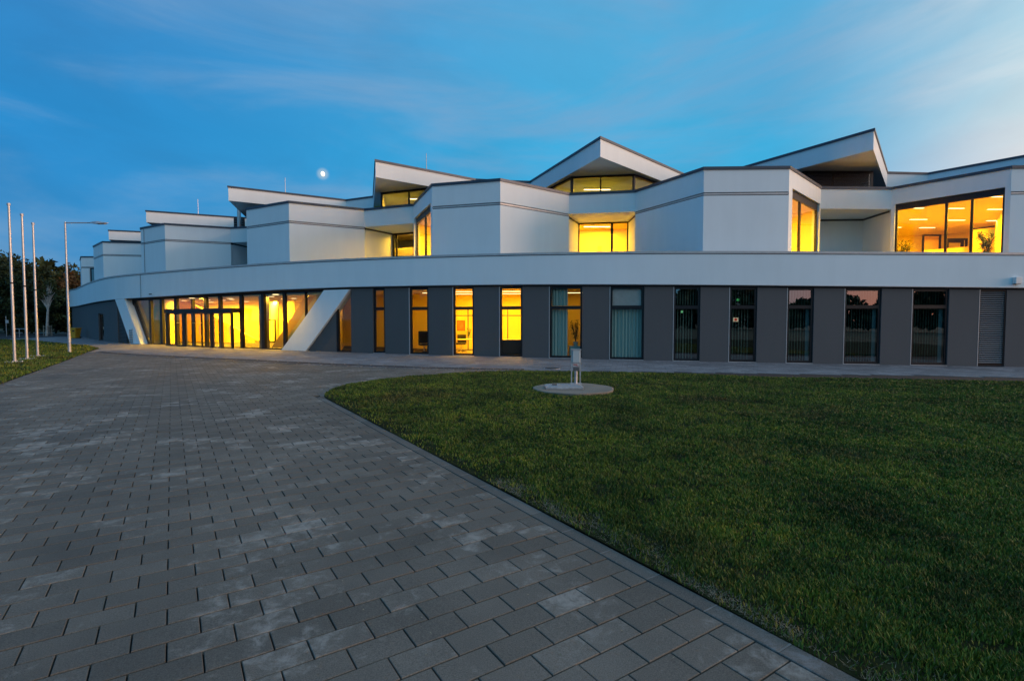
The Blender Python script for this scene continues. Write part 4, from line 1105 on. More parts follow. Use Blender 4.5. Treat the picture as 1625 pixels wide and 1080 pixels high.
# inner partitions of the big room
def up(px, py, Y): return (kx(px, py) * Y, Y, z_at(py, Y, px))
def frame_at(px0, px1, py0, Y, zb=4.5, fw=.10, m_='frame', name='inner_frame', mull=(), trans=()):
    a = up(px0, py0, Y); c = up(px1, py0, Y); return window((a[0], Y), (c[0], Y), zb, a[2], fw=fw, glass=False, name=name, fm=m_, mull=mull, trans=trans)
frame_at(1465, 1494, 372, 33.5); 
a = up(1466, 373, 34.2); c = up(1493, 373, 34.2); b_ = MB(); b_.prism([(a[0], 34.2), (c[0], 34.2), (c[0], 34.3), (a[0], 34.3)], 4.5, a[2]); b_.build('inner_wall', M['in_orange'], B)
frame_at(1500, 1536, 378, 33.0, fw=.12); frame_at(1502, 1530, 381, 32.4, fw=.16)
a = up(1468, 397, 31.5); c = up(1540, 391, 31.5)
b_ = MB(); b_.prism([(a[0], 31.5), (c[0], 31.5), (c[0], 31.6), (a[0], 31.6)], 4.5, [a[2], c[2], c[2], a[2]]); b_.build('stair_flank', M['in_orange'], B)
a = up(1543, 364, 31.0); c = up(1592, 359, 31.0)
b_ = MB(); b_.prism([(a[0], 31.), (c[0] + .5, 31.), (c[0] + .5, 31.1), (a[0], 31.1)], 4.5, [a[2], c[2] + .1, c[2] + .1, a[2]]); b_.build('partition', M['in_orange'], B)
b_ = MB(); b_.prism([(a[0], 30.93), (c[0] + .5, 30.93), (c[0] + .5, 30.99), (a[0], 30.99)], [a[2] - .02, c[2] + .08, c[2] + .08, a[2] - .02], [a[2] + .06, c[2] + .16, c[2] + .16, a[2] + .06]); b_.build('partition_rail', M['frame'], B)
a = up(1570, 364, 30.85); c = up(1592, 378, 30.85); b_ = MB(); b_.prism([(a[0], 30.85), (c[0], 30.85), (c[0], 30.9), (a[0], 30.9)], c[2], a[2]); b_.build('notice_board', M['in_dark'], B)
x, Y = .0, 25.0
def upl(px, Y): return kx(px, 385) * Y
pot_plant(upl(1434, 27.9), 27.9, 4.5, 1.55, .7, 260, 'feathery green pot plant at the left jamb of the big upper window', .42, .28, 8)
pot_plant(upl(1453, 29.5), 29.5, 4.5, 1.0, .4, 90, 'low pot plant behind the left light of the big upper window', .3, .25, 9)
pot_plant(upl(1568, 26.0), 26.0, 4.5, 1.85, .9, 420, 'tall feathery pot plant in the right light of the big upper window', .40, .3, 10)

def luminaire(x, y, z, e, label, ln=.9, wd=.2, group='strip lights in the upper rooms', col=WARM):
    t = empty('strip_light', (x, y, z), label, 'ceiling light', group)
    b_ = MB(); b_.box((x, y, z - .02), (ln + .04, wd + .04, .04)); b_.build('housing', M['in_white'], t)
    b_ = MB(); b_.box((x, y, z - .045), (ln, wd, .008)); b_.build('diffuser', M['lampm'], t)
    area(x, y, z - .06, ln, wd, e, col, parent=t)
# room behind slanted window 13 (left of the centre)
uroom([at(U, 13, .0, .32), at(U, 13, .9, .32)], [(-3.6, 33.2), (-.6, 28.6)], 4.5, 7.45)
luminaire(-3.4, 28.8, 7.45, 300, 'strip light high in the narrow slanted window left of the centre', .3, 1.0)
# room behind slanted window 19
uroom([at(U, 19, .05, .32), at(U, 19, 1.0, .32)], [(9.6, 27.5), (13.4, 31.5)], 4.5, 7.45)
luminaire(12.5, 26.0, 7.45, 300, 'strip light high in the slanted window left of the open loggia', .3, 1.0)

# ---- loggias
def loggia(i, bl, br, wm='white', backwall=True, z0=4.55, z1=ZF):
    fl = at(U, i, 0, .3); frr = at(U, i, 1, .3)
    c_ = MB(); c_.prism([fl, frr, br, bl], z1 - .001, z1 + .08); c_.build('soffit', M['white'], B)
    f_ = MB(); f_.prism([fl, frr, br, bl], z0 - .1, z0); f_.build('loggia_floor', M['trim'], B)
    for a, b, sgn in ((fl, bl, 1), (frr, br, -1)):
        d = (Vector(b) - Vector(a)).normalized(); nn = Vector((-d.y, d.x)) * .12 * sgn
        w_ = MB(); w_.prism([a, b, tuple(Vector(b) + nn), tuple(Vector(a) + nn)], z0 - .1, z1 - .002); w_.build('loggia_wall', M[wm], B)
        r_ = MB(); n2 = -nn.normalized() * .02; r_.prism([a, b, tuple(Vector(b) + n2), tuple(Vector(a) + n2)], z1 - .10, z1 - .004); r_.build('soffit_rail', M['coping'], B)
    if backwall:
        d = (Vector(br) - Vector(bl)).normalized(); nn = Vector((-d.y, d.x)) * .12
        w_ = MB(); w_.prism([bl, br, tuple(Vector(br) + nn), tuple(Vector(bl) + nn)], z0 - .1, z1 - .002); w_.build('loggia_wall', M[wm], B)
        r_ = MB(); n2 = -nn.normalized() * .02; r_.prism([bl, br, tuple(Vector(br) + n2), tuple(Vector(bl) + n2)], z1 - .10, z1 - .004); r_.build('soffit_rail', M['coping'], B)
# centre loggia with the big yellow window
wl = (kx(917.8, 380) * 30.6, 30.6); wr = (kx(997, 380) * 30.1, 30.1)
loggia(16, wl, wr, backwall=False)
Lw = (Vector(wr) - Vector(wl)).length
window(wl, wr, 4.5, ZF - .02, mull=(Lw * .675,), fw=.07, mw=.14, dep=.1)
uroom([(wl[0] - .05, wl[1] + .12), (wr[0] + .05, wr[1] + .12)], [(wl[0] - .8, 33.2), (wr[0] + .8, 32.7)], 4.5, 7.47)
luminaire(5.2, 31.6, 7.47, 150, 'strip light above the head of the yellow loggia window in the centre', 1.6, .25)
xx = kx(952, 376) * 32.9
t = empty('notice', (xx, 32.9, 5.9), 'small orange notice on the yellow wall behind the centre loggia window', 'notice'); b_ = MB(); b_.box((xx, 32.92, 6.25), (.26, .02, .30)); b_.build('sheet', M['in_orange'], t); b_ = MB(); b_.box((xx, 32.9, 6.42), (.28, .02, .02)); b_.build('clip_rail', M['frame'], t)
# left loggia with the orange door leaf
wl = (kx(622.6, 380) * 34.3, 34.3); wr = (kx(659, 380) * 33.6, 33.6)
loggia(12, wl, wr, backwall=False)
Lw = (Vector(wr) - Vector(wl)).length
window(wl, wr, 4.5, ZF - .02, mull=(.3,), fw=.10, mw=.08, dep=.1)
uroom([(wl[0] - .05, wl[1] + .12), (wr[0] + .05, wr[1] + .12)], [(wl[0] - .2, 37.4), (wr[0] + .2, 36.8)], 4.5, 7.47, 'in_dark')
b_ = MB(); b_.prism([(wl[0], wl[1] + .5), (wr[0], wr[1] + .5), (wr[0], wr[1] + .56), (wl[0], wl[1] + .56)], 4.5, 6.55); b_.build('inner_screen', M['in_wall'], B)
luminaire((wl[0] + wr[0]) / 2, 34.2, 7.46, 38, 'small light above the orange screen in the left loggia', .8, .12)
# open loggia on the right and far left loggia
loggia(20, (kx(1304, 350) * 29.6 - .5, 29.6), (20.0, 29.4))
loggia(8, (-20.6, 41.4), (-17.6, 40.9))

# ---- roof deck of the upper storey
backline = [(40, 40), (40, 70), (-30, 92), (-47, 78)]
b_ = MB(); pol = [at(U, i, 0, .28) for i in range(len(U))] + backline
b_.poly(pol, 8.36); b_.build('roof_deck', M['coping'], B)
b_ = MB(); b_.poly([W(p, .2) for p in seq] + [(46, 40), (40, 70), (-30, 92), (-47, 78)], 4.36); b_.build('terrace_deck', M['coping'], B)
b_ = MB()
for a, b in zip(backline[:-1], backline[1:]): b_.prism([a, b, (b[0] * .98, b[1] * .98), (a[0] * .98, a[1] * .98)], -.3, 8.4)
b_.build('rear_wall', M['white'], B)
b_ = MB(); b_.prism([(36, 26.6), (40, 26.6), (40.2, 40), (39.8, 40)], -.3, 8.4); b_.build('end_wall', M['white'], B)
b_ = MB(); p = W(118, .2); b_.prism([p, (-49.5, 59.0), (-47, 78), (-46.6, 78)], -.3, 8.4); b_.build('end_wall', M['white'], B)

# ------------------------------------------------------------------ folded upper roof
V = [(-44.0, 58.0), (-40.25, 51.48), (-37.66, 52.32), (-34.0, 53.2), (-29.99, 42.35), (-24.06, 44.97), (-22.4, 45.6), (-19.01, 34.69), (-12.36, 38.58), (-10.05, 37.47),
     (-7.64, 29.04), (-2.33, 32.97), (.3, 33.41), (1.18, 33.5), (4.33, 25.45), (10.51, 31.76), (12.8, 31.62), (16.97, 24.39), (22.74, 31.41), (25.38, 31.62), (27.88, 28.27), (30.2, 25.1), (36.5, 32.0)]
ZU, ZS = 10.70, 9.72
for i in range(len(V) - 1):
    seg(V, i, ZS, ZU - .12, 0, .25, 'roof_fascia', 'white')
    seg(V, i, ZU - .12, ZU, -.05, .35, 'roof_coping', 'coping')
backV = [(36.5, 60), (-30, 80), (-44, 72)]
pol = [at(V, i, 0, .2) for i in range(len(V))] + backV
b_ = MB(); b_.poly(pol, ZS + .02); b_.build('roof_soffit', M['white'], B)
b_ = MB(); b_.poly(pol, ZU - .15); b_.build('roof_sheet', M['coping'], B)
# clerestory under it
Q = [(-42, 60), (-39.0, 55.5), (-32.0, 57.0), (-28.4, 47.0), (-20.0, 49.5), (-17.6, 39.0), (-11.5, 43.0), (-9.6, 39.5), (-8.28, 32.6), (-5.2, 31.45), (-1.5, 35.6), (1.0, 36.2), (2.1, 31.9), (3.33, 29.0), (6.72, 28.5), (9.4, 31.0), (12.8, 34.0), (14.3, 30.6), (15.75, 27.9), (19.45, 27.9), (22.0, 33.2), (26, 34), (30, 30), (36, 34)]
for i in range(len(Q) - 1):
    a, b = Q[i], Q[i + 1]; L_ = (Vector(b) - Vector(a)).length
    if 8 <= i <= 9 or 12 <= i <= 14 or 17 <= i <= 19:
        gm = 'glass_dark' if i >= 17 else 'glass'
        mm = {8: (L_ * .62,), 13: (L_ * .47,), 18: (L_ * .42,), 14: (), 12: ()}.get(i, ())
        zb = 8.42
        f = window(a, b, zb, ZS + .015, mull=mm, fw=.12 if i != 13 else .1, mw=.08, gm=gm, name='clerestory_window', dep=.1)
        if i == 18:
            for k in range(15):
                sb = MB(); z = 8.5 + k * .08; d = (Vector(b) - Vector(a)).normalized(); nn = Vector((-d.y, d.x)); p = Vector(a) + d * .15 + nn * .2; r_ = Vector(b) - d * .15 - nn * .03; p = Vector(a) + d * .15 - nn * .03
                sb.add([(p.x, p.y - .04, z), (r_.x, r_.y - .04, z), (r_.x, r_.y, z + .065), (p.x, p.y, z + .065)], [(0, 1, 2, 3)]); sb.build('blind_slat', M['slatd'], f)
    else:
        b_ = MB(); d = (Vector(b) - Vector(a)).normalized(); nn = Vector((-d.y, d.x)) * .15
        b_.prism([a, b, tuple(Vector(b) + nn), tuple(Vector(a) + nn)], 8.36, ZS + .01); b_.build('clerestory_wall', M['white'], B)
# screens close off the space behind each clerestory
for pts, m_ in (([(-9.7, 36.5), (-2.5, 35.2)], 'in_wall'), ([(1.2, 34.6), (11.5, 33.6)], 'in_wall'), ([(13.5, 33), (21.6, 33)], 'in_dark')):
    b_ = MB(); a, b = pts; b_.prism([a, b, (b[0], b[1] + .1), (a[0], a[1] + .1)], 8.36, ZS + .01); b_.build('clerestory_room_wall', M[m_], B)
luminaire(5.2, 31.6, ZS - .01, 260, 'strip light under the peaked roof behind the centre clerestory', 1.6, .2)
luminaire(-6.2, 34.0, ZS - .01, 110, 'strip light behind the clerestory left of the centre', 1.2, .2)

# ------------------------------------------------------------------ small things on the building
def rod(px, py0, py1, Y, label):
    x = kx(px, py0) * Y; z0, z1 = z_at(py0, Y, px), z_at(py1, Y, px)
    t = empty('lightning_rod', (x, Y, z0), label, 'lightning rod', 'lightning rods on the roofs')
    b_ = MB(); b_.tube([(x, Y, z0 - .4), (x, Y, z0 + .1)], .03, 6); b_.build('rod_foot', M['galv'], t)
    b_ = MB(); b_.tube([(x, Y, z0 + .1), (x, Y, z1)], [.022, .016], 6); b_.build('rod', M['steel'], t)
rod(314.4, 338, 316, 45.5, 'thin lightning rod on the second roof from the left'); rod(452.7, 305, 282, 37.5, 'thin lightning rod on the roof left of the moon'); rod(676.6, 268, 243, 32.2, 'thin lightning rod on the pointed roof right of the moon')
x, Y = kx(379.3, 340) * 41.0, 41.0
t = empty('chimney', (x, Y, 8.36), 'stainless steel flue pipe under the tip of the projecting roof', 'chimney'); b_ = MB(); b_.tube([(x, Y, 8.3), (x, Y, z_at(331, Y))], .14, 16); b_.build('flue', M['steel'], t, smooth=True)
b_ = MB(); b_.tube([(x, Y, z_at(331, Y)), (x, Y, z_at(328.5, Y))], .16, 16); b_.build('cap', M['steel'], t)
for px in (375, 384.5):
    x = kx(px, 350) * 43.6; t = empty('roof_vent', (x, 43.6, 8.36), 'narrow dark louvred vent %s the steel flue pipe' % ('left of' if px < 380 else 'right of'), 'vent')
    b_ = MB(); b_.box((x, 43.6, 9.35), (.28, .3, 2.0)); b_.build('vent_body', M['gap'], t)
    b_ = MB()
    for k in range(9): b_.box((x, 43.43, 8.6 + k * .2), (.26, .02, .03))
    b_.build('vent_slats', M['frame_grey'], t)
p = W(1603.5, BF); x, y = p; z = z_at(445, y, 1603)
t = empty('wall_light', (x, y, z), 'small white box on the band above the louvre at the right edge', 'wall light'); b_ = MB(); b_.box((x, y - .08, z), (.26, .16, .28)); b_.build('housing', mat('white_plastic', (.8, .8, .78), .5), t, bevel=.02); b_ = MB(); b_.box((x, y - .09, z - .15), (.2, .1, .02)); b_.build('lens', M['frame_grey'], t)
p = W(245.6, BF); x, y = p; z = z_at(466.5, y, 245)
t = empty('security_camera', (x, y, z), 'tiny dark security camera on the band above the entrance glazing', 'camera'); b_ = MB(); b_.box((x, y - .05, z), (.06, .1, .05)); b_.build('bracket', M['black'], t); b_ = MB(); b_.tube([(x - .08, y - .12, z - .01), (x + .06, y - .12, z - .01)], .035, 8); b_.build('camera_body', M['black'], t)
# lightning conductor on the facade left
p = W(229.3, BF - .03)
t = empty('conductor_cable', (p[0], p[1], 3.2), 'thin vertical conductor cable running down the white band left of the entrance', 'cable'); b_ = MB(); b_.tube([(p[0], p[1], band_z(229, 'b')), (p[0], p[1], band_z(229, 't') - .1)], .014, 5); b_.build('cable', M['frame_grey'], t)
s_ = s_of(U, 6, 229.8, 400); p = at(U, 6, s_, -.03); b_ = MB(); b_.tube([(p[0], p[1], 4.6), (p[0], p[1], 8.4)], .016, 5); b_.build('upper_cable', M['frame_grey'], t)
# manifold of pipes at the foot of the left leg
p = at_ground(211.5, 545); x, y = p[0], p[1] - .3
t = empty('standpipe', (x, y, gz(x)), 'small metal standpipe at the foot of the left raking leg', 'pipe'); b_ = MB(); b_.tube([(x, y, .05), (x, y, 1.05)], .035, 8); b_.tube([(x + .18, y, .05), (x + .18, y, 1.15)], .03, 8); b_.build('pipe', M['galv'], t)
b_ = MB()
for k in range(6): b_.box((x + .09, y, .2 + k * .16), (.24, .08, .03))
b_.build('bracket', M['black'], t)

# ------------------------------------------------------------------ flag poles and lamp
def flag_pole(px, py, py_top, pyj, label):
    x, y = at_ground(px, py); z = gz(x) + .02; zt = z_at(py_top, y, px); zj = z_at(pyj, y, px)
    t = empty('flag_pole', (x, y, z), label, 'flag pole', 'flag poles on the small lawn')
    b_ = MB(); b_.tube([(x, y, z), (x, y, z + .02)], .30, 20); b_.build('base_plate', M['galv'], t)
    b_ = MB(); b_.tube([(x, y, z + .02), (x, y, zj)], [.048, .046], 14); b_.build('lower_pole', M['steel'], t, smooth=True)
    b_ = MB(); b_.tube([(x, y, zj - .03), (x, y, zj + .03)], .052, 14); b_.build('joint_collar', M['black'], t, smooth=True)
    b_ = MB(); b_.tube([(x, y, zj + .03), (x, y, zt - .08)], [.044, .038], 14); b_.build('upper_pole', M['steel'], t, smooth=True)
    b_ = MB(); b_.tube([(x, y, zt - .08), (x, y, zt)], .06, 14); b_.build('cap', M['galv'], t)
    for k in range(4):
        u = k * math.pi / 2 + .5; b_ = MB(); b_.tube([(x + .22 * math.cos(u), y + .22 * math.sin(u), z + .02), (x + .22 * math.cos(u), y + .22 * math.sin(u), z + .05)], .022, 6); b_.build('bolt', M['galv'], t)
flag_pole(23.6, 575, 322.5, 449, 'leftmost and tallest looking steel flag pole on the small lawn')
flag_pole(43.4, 570, 339, 454, 'middle steel flag pole of the three on the small lawn')
flag_pole(60, 565.7, 353.3, 460, 'rightmost of the three steel flag poles, next to the street lamp')
x, y = at_ground(110.5, 559.4); z = gz(x); zt = z_at(353.5, y, 108)
t = empty('street_lamp', (x, y, z), 'galvanised street lamp with a long horizontal arm beside the flag poles', 'street lamp')
b_ = MB(); b_.tube([(x, y, z), (x, y, z + 1.0)], [.07, .068], 14); b_.build('pole_foot', M['galv'], t, smooth=True)
b_ = MB(); b_.tube([(x, y, z + 1.0), (x, y, zt + .04)], [.056, .04], 14); b_.build('pole', M['galv'], t, smooth=True)
x2 = kx(147, 354) * y; x3 = kx(169, 354) * y
b_ = MB(); b_.tube([(x, y, zt), (x2, y, zt)], .03, 8); b_.build('arm', M['galv'], t)
b_ = MB(); b_.add([(x2 - .05, y - .09, zt - .03), (x2 + .3, y - .16, zt - .06), (x3, y - .12, zt - .02), (x3, y + .12, zt - .02), (x2 + .3, y + .16, zt - .06), (x2 - .05, y + .09, zt - .03),
     (x2 - .05, y - .07, zt + .04), (x2 + .3, y - .12, zt + .07), (x3, y - .1, zt + .01), (x3, y + .1, zt + .01), (x2 + .3, y + .12, zt + .07), (x2 - .05, y + .07, zt + .04)],
     [(0, 1, 2, 3, 4, 5), (11, 10, 9, 8, 7, 6)] + [(i, (i + 1) % 6, 6 + (i + 1) % 6, 6 + i) for i in range(6)]); b_.build('lamp_head', M['galv'], t, bevel=.01)
b_ = MB(); b_.box(((x2 + x3) / 2 + .1, y, zt - .06), (.4, .16, .02)); b_.build('lens', M['trim'], t)

# yellow bin by the building's end
x, y = at_ground(118.7, 536.5)
M['yellow'] = mat('faded_yellow_plastic', (.55, .32, .02), .6, var=.2, vscale=6)
t = empty('bin', (x, y, gz(x)), 'yellow waste bin with a lid standing by the dark curved wall', 'bin')
b_ = MB(); b_.add([(x - .27, y - .25, .08), (x + .27, y - .25, .08), (x + .27, y + .25, .08), (x - .27, y + .25, .08), (x - .36, y - .33, .95), (x + .36, y - .33, .95), (x + .36, y + .33, .95), (x - .36, y + .33, .95)], [(0, 3, 2, 1), (4, 5, 6, 7), (0, 1, 5, 4), (1, 2, 6, 5), (2, 3, 7, 6), (3, 0, 4, 7)]); b_.build('body', M['yellow'], t, bevel=.03)
b_ = MB(); b_.box((x, y, .99), (.80, .74, .06)); b_.build('lid', M['yellow'], t, bevel=.02)
b_ = MB(); b_.box((x + .15, y - .31, .74), (.2, .03, .12)); b_.build('slot', M['black'], t)
for s_ in (-1, 1): b_ = MB(); b_.tube([(x + s_ * .2, y + .27, .12), (x + s_ * .2 + .05, y + .27, .12)], .12, 12); b_.build('wheel', M['black'], t)

# ------------------------------------------------------------------ well cover and metering post on the lawn
cxp = at_ground(910, 619)
cx0, cy0 = cxp; z0 = gz(cx0)
M['conc'] = pavermat('weathered_concrete', (.25, .21, .165), (.50, .44, .36), .1)
rx = abs(at_ground(973, 619)[0] - at_ground(847, 619)[0]) / 2
t = empty('well_ring', (cx0, cy0, z0), 'round chipped concrete well top set in the lawn', 'well cover')
b_ = MB(); n = 64; top = []
for k in range(n):
    u = 2 * math.pi * k / n; r = rx * (1 + .018 * math.sin(7 * u) + .015 * noise.noise(Vector((math.cos(u) * 4, math.sin(u) * 4, 1))))
    top.append((cx0 + r * math.cos(u), cy0 + r * math.sin(u)))
b_.add([(p[0], p[1], z0 - .05) for p in top] + [(p[0], p[1], z0 + .055) for p in top] + [(cx0 + (p[0] - cx0) * .97, cy0 + (p[1] - cy0) * .97, z0 + .068) for p in top],
       [tuple(range(2 * n, 3 * n))] + [(i, (i + 1) % n, n + (i + 1) % n, n + i) for i in range(n)] + [(n + i, n + (i + 1) % n, 2 * n + (i + 1) % n, 2 * n + i) for i in range(n)])
b_.build('concrete_top', M['conc'], t)
hx0, hy0 = at_ground(866, 620.5); hx1, hy1 = at_ground(919, 615)
hxc = (hx0 + hx1) / 2; hyc = cy0 - .05; hw = hx1 - hx0
hh = empty('hatch', (hxc, hyc, z0 + .07), 'ribbed metal hatch lying on the round well top', 'hatch')
b_ = MB(); b_.box((hxc, hyc, z0 + .10), (hw, .62, .05)); b_.build('plate', M['galv'], hh, bevel=.004)
b_ = MB()
for k in range(21): b_.box((hxc - hw / 2 + .04 + k * (hw - .08) / 20, hyc, z0 + .13), (.018, .56, .012))
b_.build('ribs', M['steel'], hh)
b_ = MB(); b_.box((hxc - hw * .25, hyc + .02, z0 + .15), (.12, .05, .02)); b_.build('handle', M['black'], hh)
px0, py0 = at_ground(913.7, 612.5); pz = z0 + .06
topz = z_at(555, py0, 913)
t = empty('service_post', (px0, py0, pz), 'metal service post with a pale blue grey box on top behind the round well cover', 'post')
for s_ in (-1, 1):
    b_ = MB(); b_.box((px0 + s_ * .115, py0, (pz + topz) / 2 - .0), (.03, .05, topz - pz)); b_.build('leg', M['galv'], t)
b_ = MB(); b_.box((px0, py0, topz - .17), (.195, .12, .33)); b_.build('box', mat('pale_blue_grey_enamel', (.42, .50, .53), .45), t, bevel=.012)
b_ = MB(); b_.box((px0, py0, topz + .01), (.27, .14, .02)); b_.build('cap', M['galv'], t)
b_ = MB(); b_.box((px0, py0 - .02, topz - .40), (.17, .03, .09)); b_.build('label_plate', M['trim'], t)
b_ = MB(); b_.box((px0 - .02, py0 - .037, topz - .39), (.10, .004, .022)); b_.box((px0 + .03, py0 - .037, topz - .42), (.07, .004, .012)); b_.build('red_print', mat('red_print', (.35, .03, .03), .7), t)
b_ = MB(); b_.box((px0 + .01, py0, topz - .50), (.15, .09, .11)); b_.build('meter', M['frame_grey'], t, bevel=.008)
b_ = MB(); b_.tube([(px0, py0, pz), (px0, py0, topz - .55)], .045, 12); b_.build('riser_pipe', M['galv'], t, smooth=True)
b_ = MB(); b_.box((px0, py0, pz + .01), (.30, .2, .02)); b_.build('foot_plate', M['galv'], t)
# drain cover on the footway behind it
x, y = at_ground(876, 584.5); t = empty('manhole_cover', (x, y, gz(x)), 'flat dark oval looking manhole cover in the footway left of the service post', 'manhole cover'); b_ = MB(); b_.tube([(x, y, gz(x) - .01), (x, y, gz(x) + .006)], .30, 24); b_.build('rim', M['galv'], t); b_ = MB(); b_.tube([(x, y, gz(x)), (x, y, gz(x) + .010)], .27, 24); b_.build('lid', M['black'], t)

# ------------------------------------------------------------------ trees
def leafmat(name, c0, c1):
    m = bpy.data.materials.new(name); m.use_nodes = True; t = m.node_tree; b = t.nodes['Principled BSDF']; k = t.links.new
    ge = N(t, 'ShaderNodeNewGeometry'); rp = N(t, 'ShaderNodeValToRGB'); k(ge.outputs['Random Per Island'], rp.inputs[0])
    rp.color_ramp.elements[0].color = (*c0, 1); rp.color_ramp.elements[1].color = (*c1, 1)
    k(rp.outputs[0], b.inputs['Base Color']); b.inputs['Roughness'].default_value = .7; b.inputs['Specular IOR Level'].default_value = .2; return m
M['leaf0'] = leafmat('dark_green_leaf', (.010, .019, .008), (.030, .048, .015))
M['leaf1'] = leafmat('autumn_brown_leaf', (.05, .035, .015), (.15, .075, .025))
M['leaf2'] = leafmat('olive_leaf', (.03, .04, .012), (.085, .09, .025))
M['bark'] = mat('dark_bark', (.035, .028, .022), .9, var=.3, vscale=6)
M['birch'] = mat('pale_birch_bark', (.45, .43, .40), .8, var=.35, vscale=5)
def tree(x, y, h, rad, label, lm, seed, nl=2600, ls=.38, trunk='bark', lean=0, cb=.22, group='trees behind the flag poles', name='tree'):
    rd = random.Random(seed); z = gz(x) - .07; t = empty(name, (x, y, z), label, 'tree', group)
    b_ = MB(); top = Vector((x + lean, y, z + h * .8))
    b_.tube([(x, y, z), (x + lean * .4, y, z + h * .4), tuple(top)], [h * .018 + .03, h * .013 + .02, .03], 8)
    cl = []
    for k in range(16):
        u = rd.uniform(0, 6.28); hh_ = rd.uniform(cb, .92); rr = rad * math.sin(min(1, (1.06 - hh_) / .45) * 1.4) * rd.uniform(.35, .9)
        c = Vector((x + lean * hh_ + math.cos(u) * rr, y + math.sin(u) * rr, z + h * hh_)); cl.append((c, rad * rd.uniform(.28, .5)))
        s0 = Vector((x + lean * hh_ * .7, y, z + h * hh_ * .7)); b_.tube([tuple(s0), tuple(s0.lerp(c, .55) + Vector((0, 0, .2))), tuple(c)], [.07, .045, .02], 5)
    b_.build('trunk', M[trunk], t, smooth=True)
    n = nl; P = np.zeros((n, 4, 3)); r = np.random.default_rng(seed)
    ci = r.integers(0, len(cl), n); cc = np.array([c[0][:] for c in cl])[ci]; cr_ = np.array([c[1] for c in cl])[ci]
    d = r.normal(size=(n, 3)); d /= np.linalg.norm(d, axis=1)[:, None]; d *= (r.uniform(0, 1, n) ** .45 * cr_)[:, None]; d[:, 2] *= .8
    ce = cc + d; a = r.normal(size=(n, 3)); a /= np.linalg.norm(a, axis=1)[:, None]; b2 = np.cross(a, r.normal(size=(n, 3))); b2 /= np.linalg.norm(b2, axis=1)[:, None]
    s = (ls * r.uniform(.5, 1.2, n))[:, None] / 2
    P[:, 0] = ce - a * s; P[:, 1] = ce + b2 * s * .6; P[:, 2] = ce + a * s; P[:, 3] = ce - b2 * s * .6
    P -= np.array([x, y, z])
    me = bpy.data.meshes.new('crown'); me.vertices.add(n * 4); me.vertices.foreach_set('co', P.reshape(-1)); me.loops.add(n * 4); me.loops.foreach_set('vertex_index', np.arange(n * 4, dtype=np.int32))
    me.polygons.add(n); me.polygons.foreach_set('loop_start', np.arange(0, n * 4, 4, dtype=np.int32)); me.update(calc_edges=True); me.materials.append(M[lm])
    o = bpy.data.objects.new('crown', me); C.objects.link(o); o.parent = t
    return t
TR = [ # px, py_top, distance, radius, material, label
    (-22, 372, 62, 4.2, 'leaf0', 'tall dark tree cut by the left edge of the picture'),
    (10, 390, 66, 3.6, 'leaf0', 'dark broad tree behind the leftmost flag pole'),
    (30, 406, 72, 3.4, 'leaf0', 'dark tree between the first and second flag poles'),
    (48, 424, 78, 3.2, 'leaf0', 'dark green tree just right of the middle flag pole'),
    (66, 420, 84, 3.0, 'leaf0', 'dark tree top right behind the rightmost flag pole'),
    (80, 436, 70, 2.6, 'leaf2', 'olive green tree between the rightmost flag pole and the street lamp'),
    (92, 416, 86, 3.2, 'leaf2', 'olive tree with a pointed top left of the street lamp'),
    (100, 430, 74, 2.6, 'leaf1', 'rusty brown autumn tree directly behind the street lamp'),
    (112, 418, 84, 3.0, 'leaf2', 'tree with brown green leaves right of the street lamp'),
    (121, 424, 76, 2.8, 'leaf1', 'reddish brown autumn tree against the building end'),
    (138, 430, 92, 3.4, 'leaf0', 'dark tree mostly hidden behind the building end'),
    (-48, 380, 74, 5.0, 'leaf0', 'dark tree outside the left edge beside the tallest tree'),
    (18, 440, 56, 2.4, 'leaf0', 'low dark tree in front, left of the leftmost flag pole foot'),
    (56, 462, 62, 2.6, 'leaf0', 'low dark bushy tree in front between the middle and right flag poles'),
    (88, 470, 66, 2.4, 'leaf2', 'low olive bushy tree in front left of the street lamp'),
    (112, 474, 68, 2.4, 'leaf0', 'low dark bushy tree behind the yellow bin'),
]
for i, (px, pt, dist, rad, lm, lb) in enumerate(TR):
    x = kx(px, 500) * dist; h = z_at(pt, dist, px) + .07
    tree(x, dist, h, rad, lb, lm, 20 + i, nl=3600, ls=.46, cb=.10)
x = kx(74, 520) * 54; 
tree(x, 54, 6.2, 1.1, 'young white stemmed birch tied to wooden stakes between the right flag pole and the lamp', 'leaf2', 77, nl=700, ls=.24, trunk='birch', lean=.45, cb=.62, group='young staked trees', name='birch_tree')
t = empty('tree_stakes', (x, 54, gz(x)), 'pale wooden stake frame round the young white birch', 'stakes')
M['wood'] = mat('pale_weathered_wood', (.30, .27, .22), .85, var=.2)
for a, b in ((-.15, -.2), (.35, .2), (-.1, .5)):
    b_ = MB(); b_.tube([(x + a, 54 + b, -.05), (x + a, 54 + b, 1.15)], .035, 6); b_.build('stake', M['wood'], t)
b_ = MB(); b_.box((x + .1, 53.9, 1.02), (.6, .04, .06)); b_.build('cross_bar', M['wood'], t)
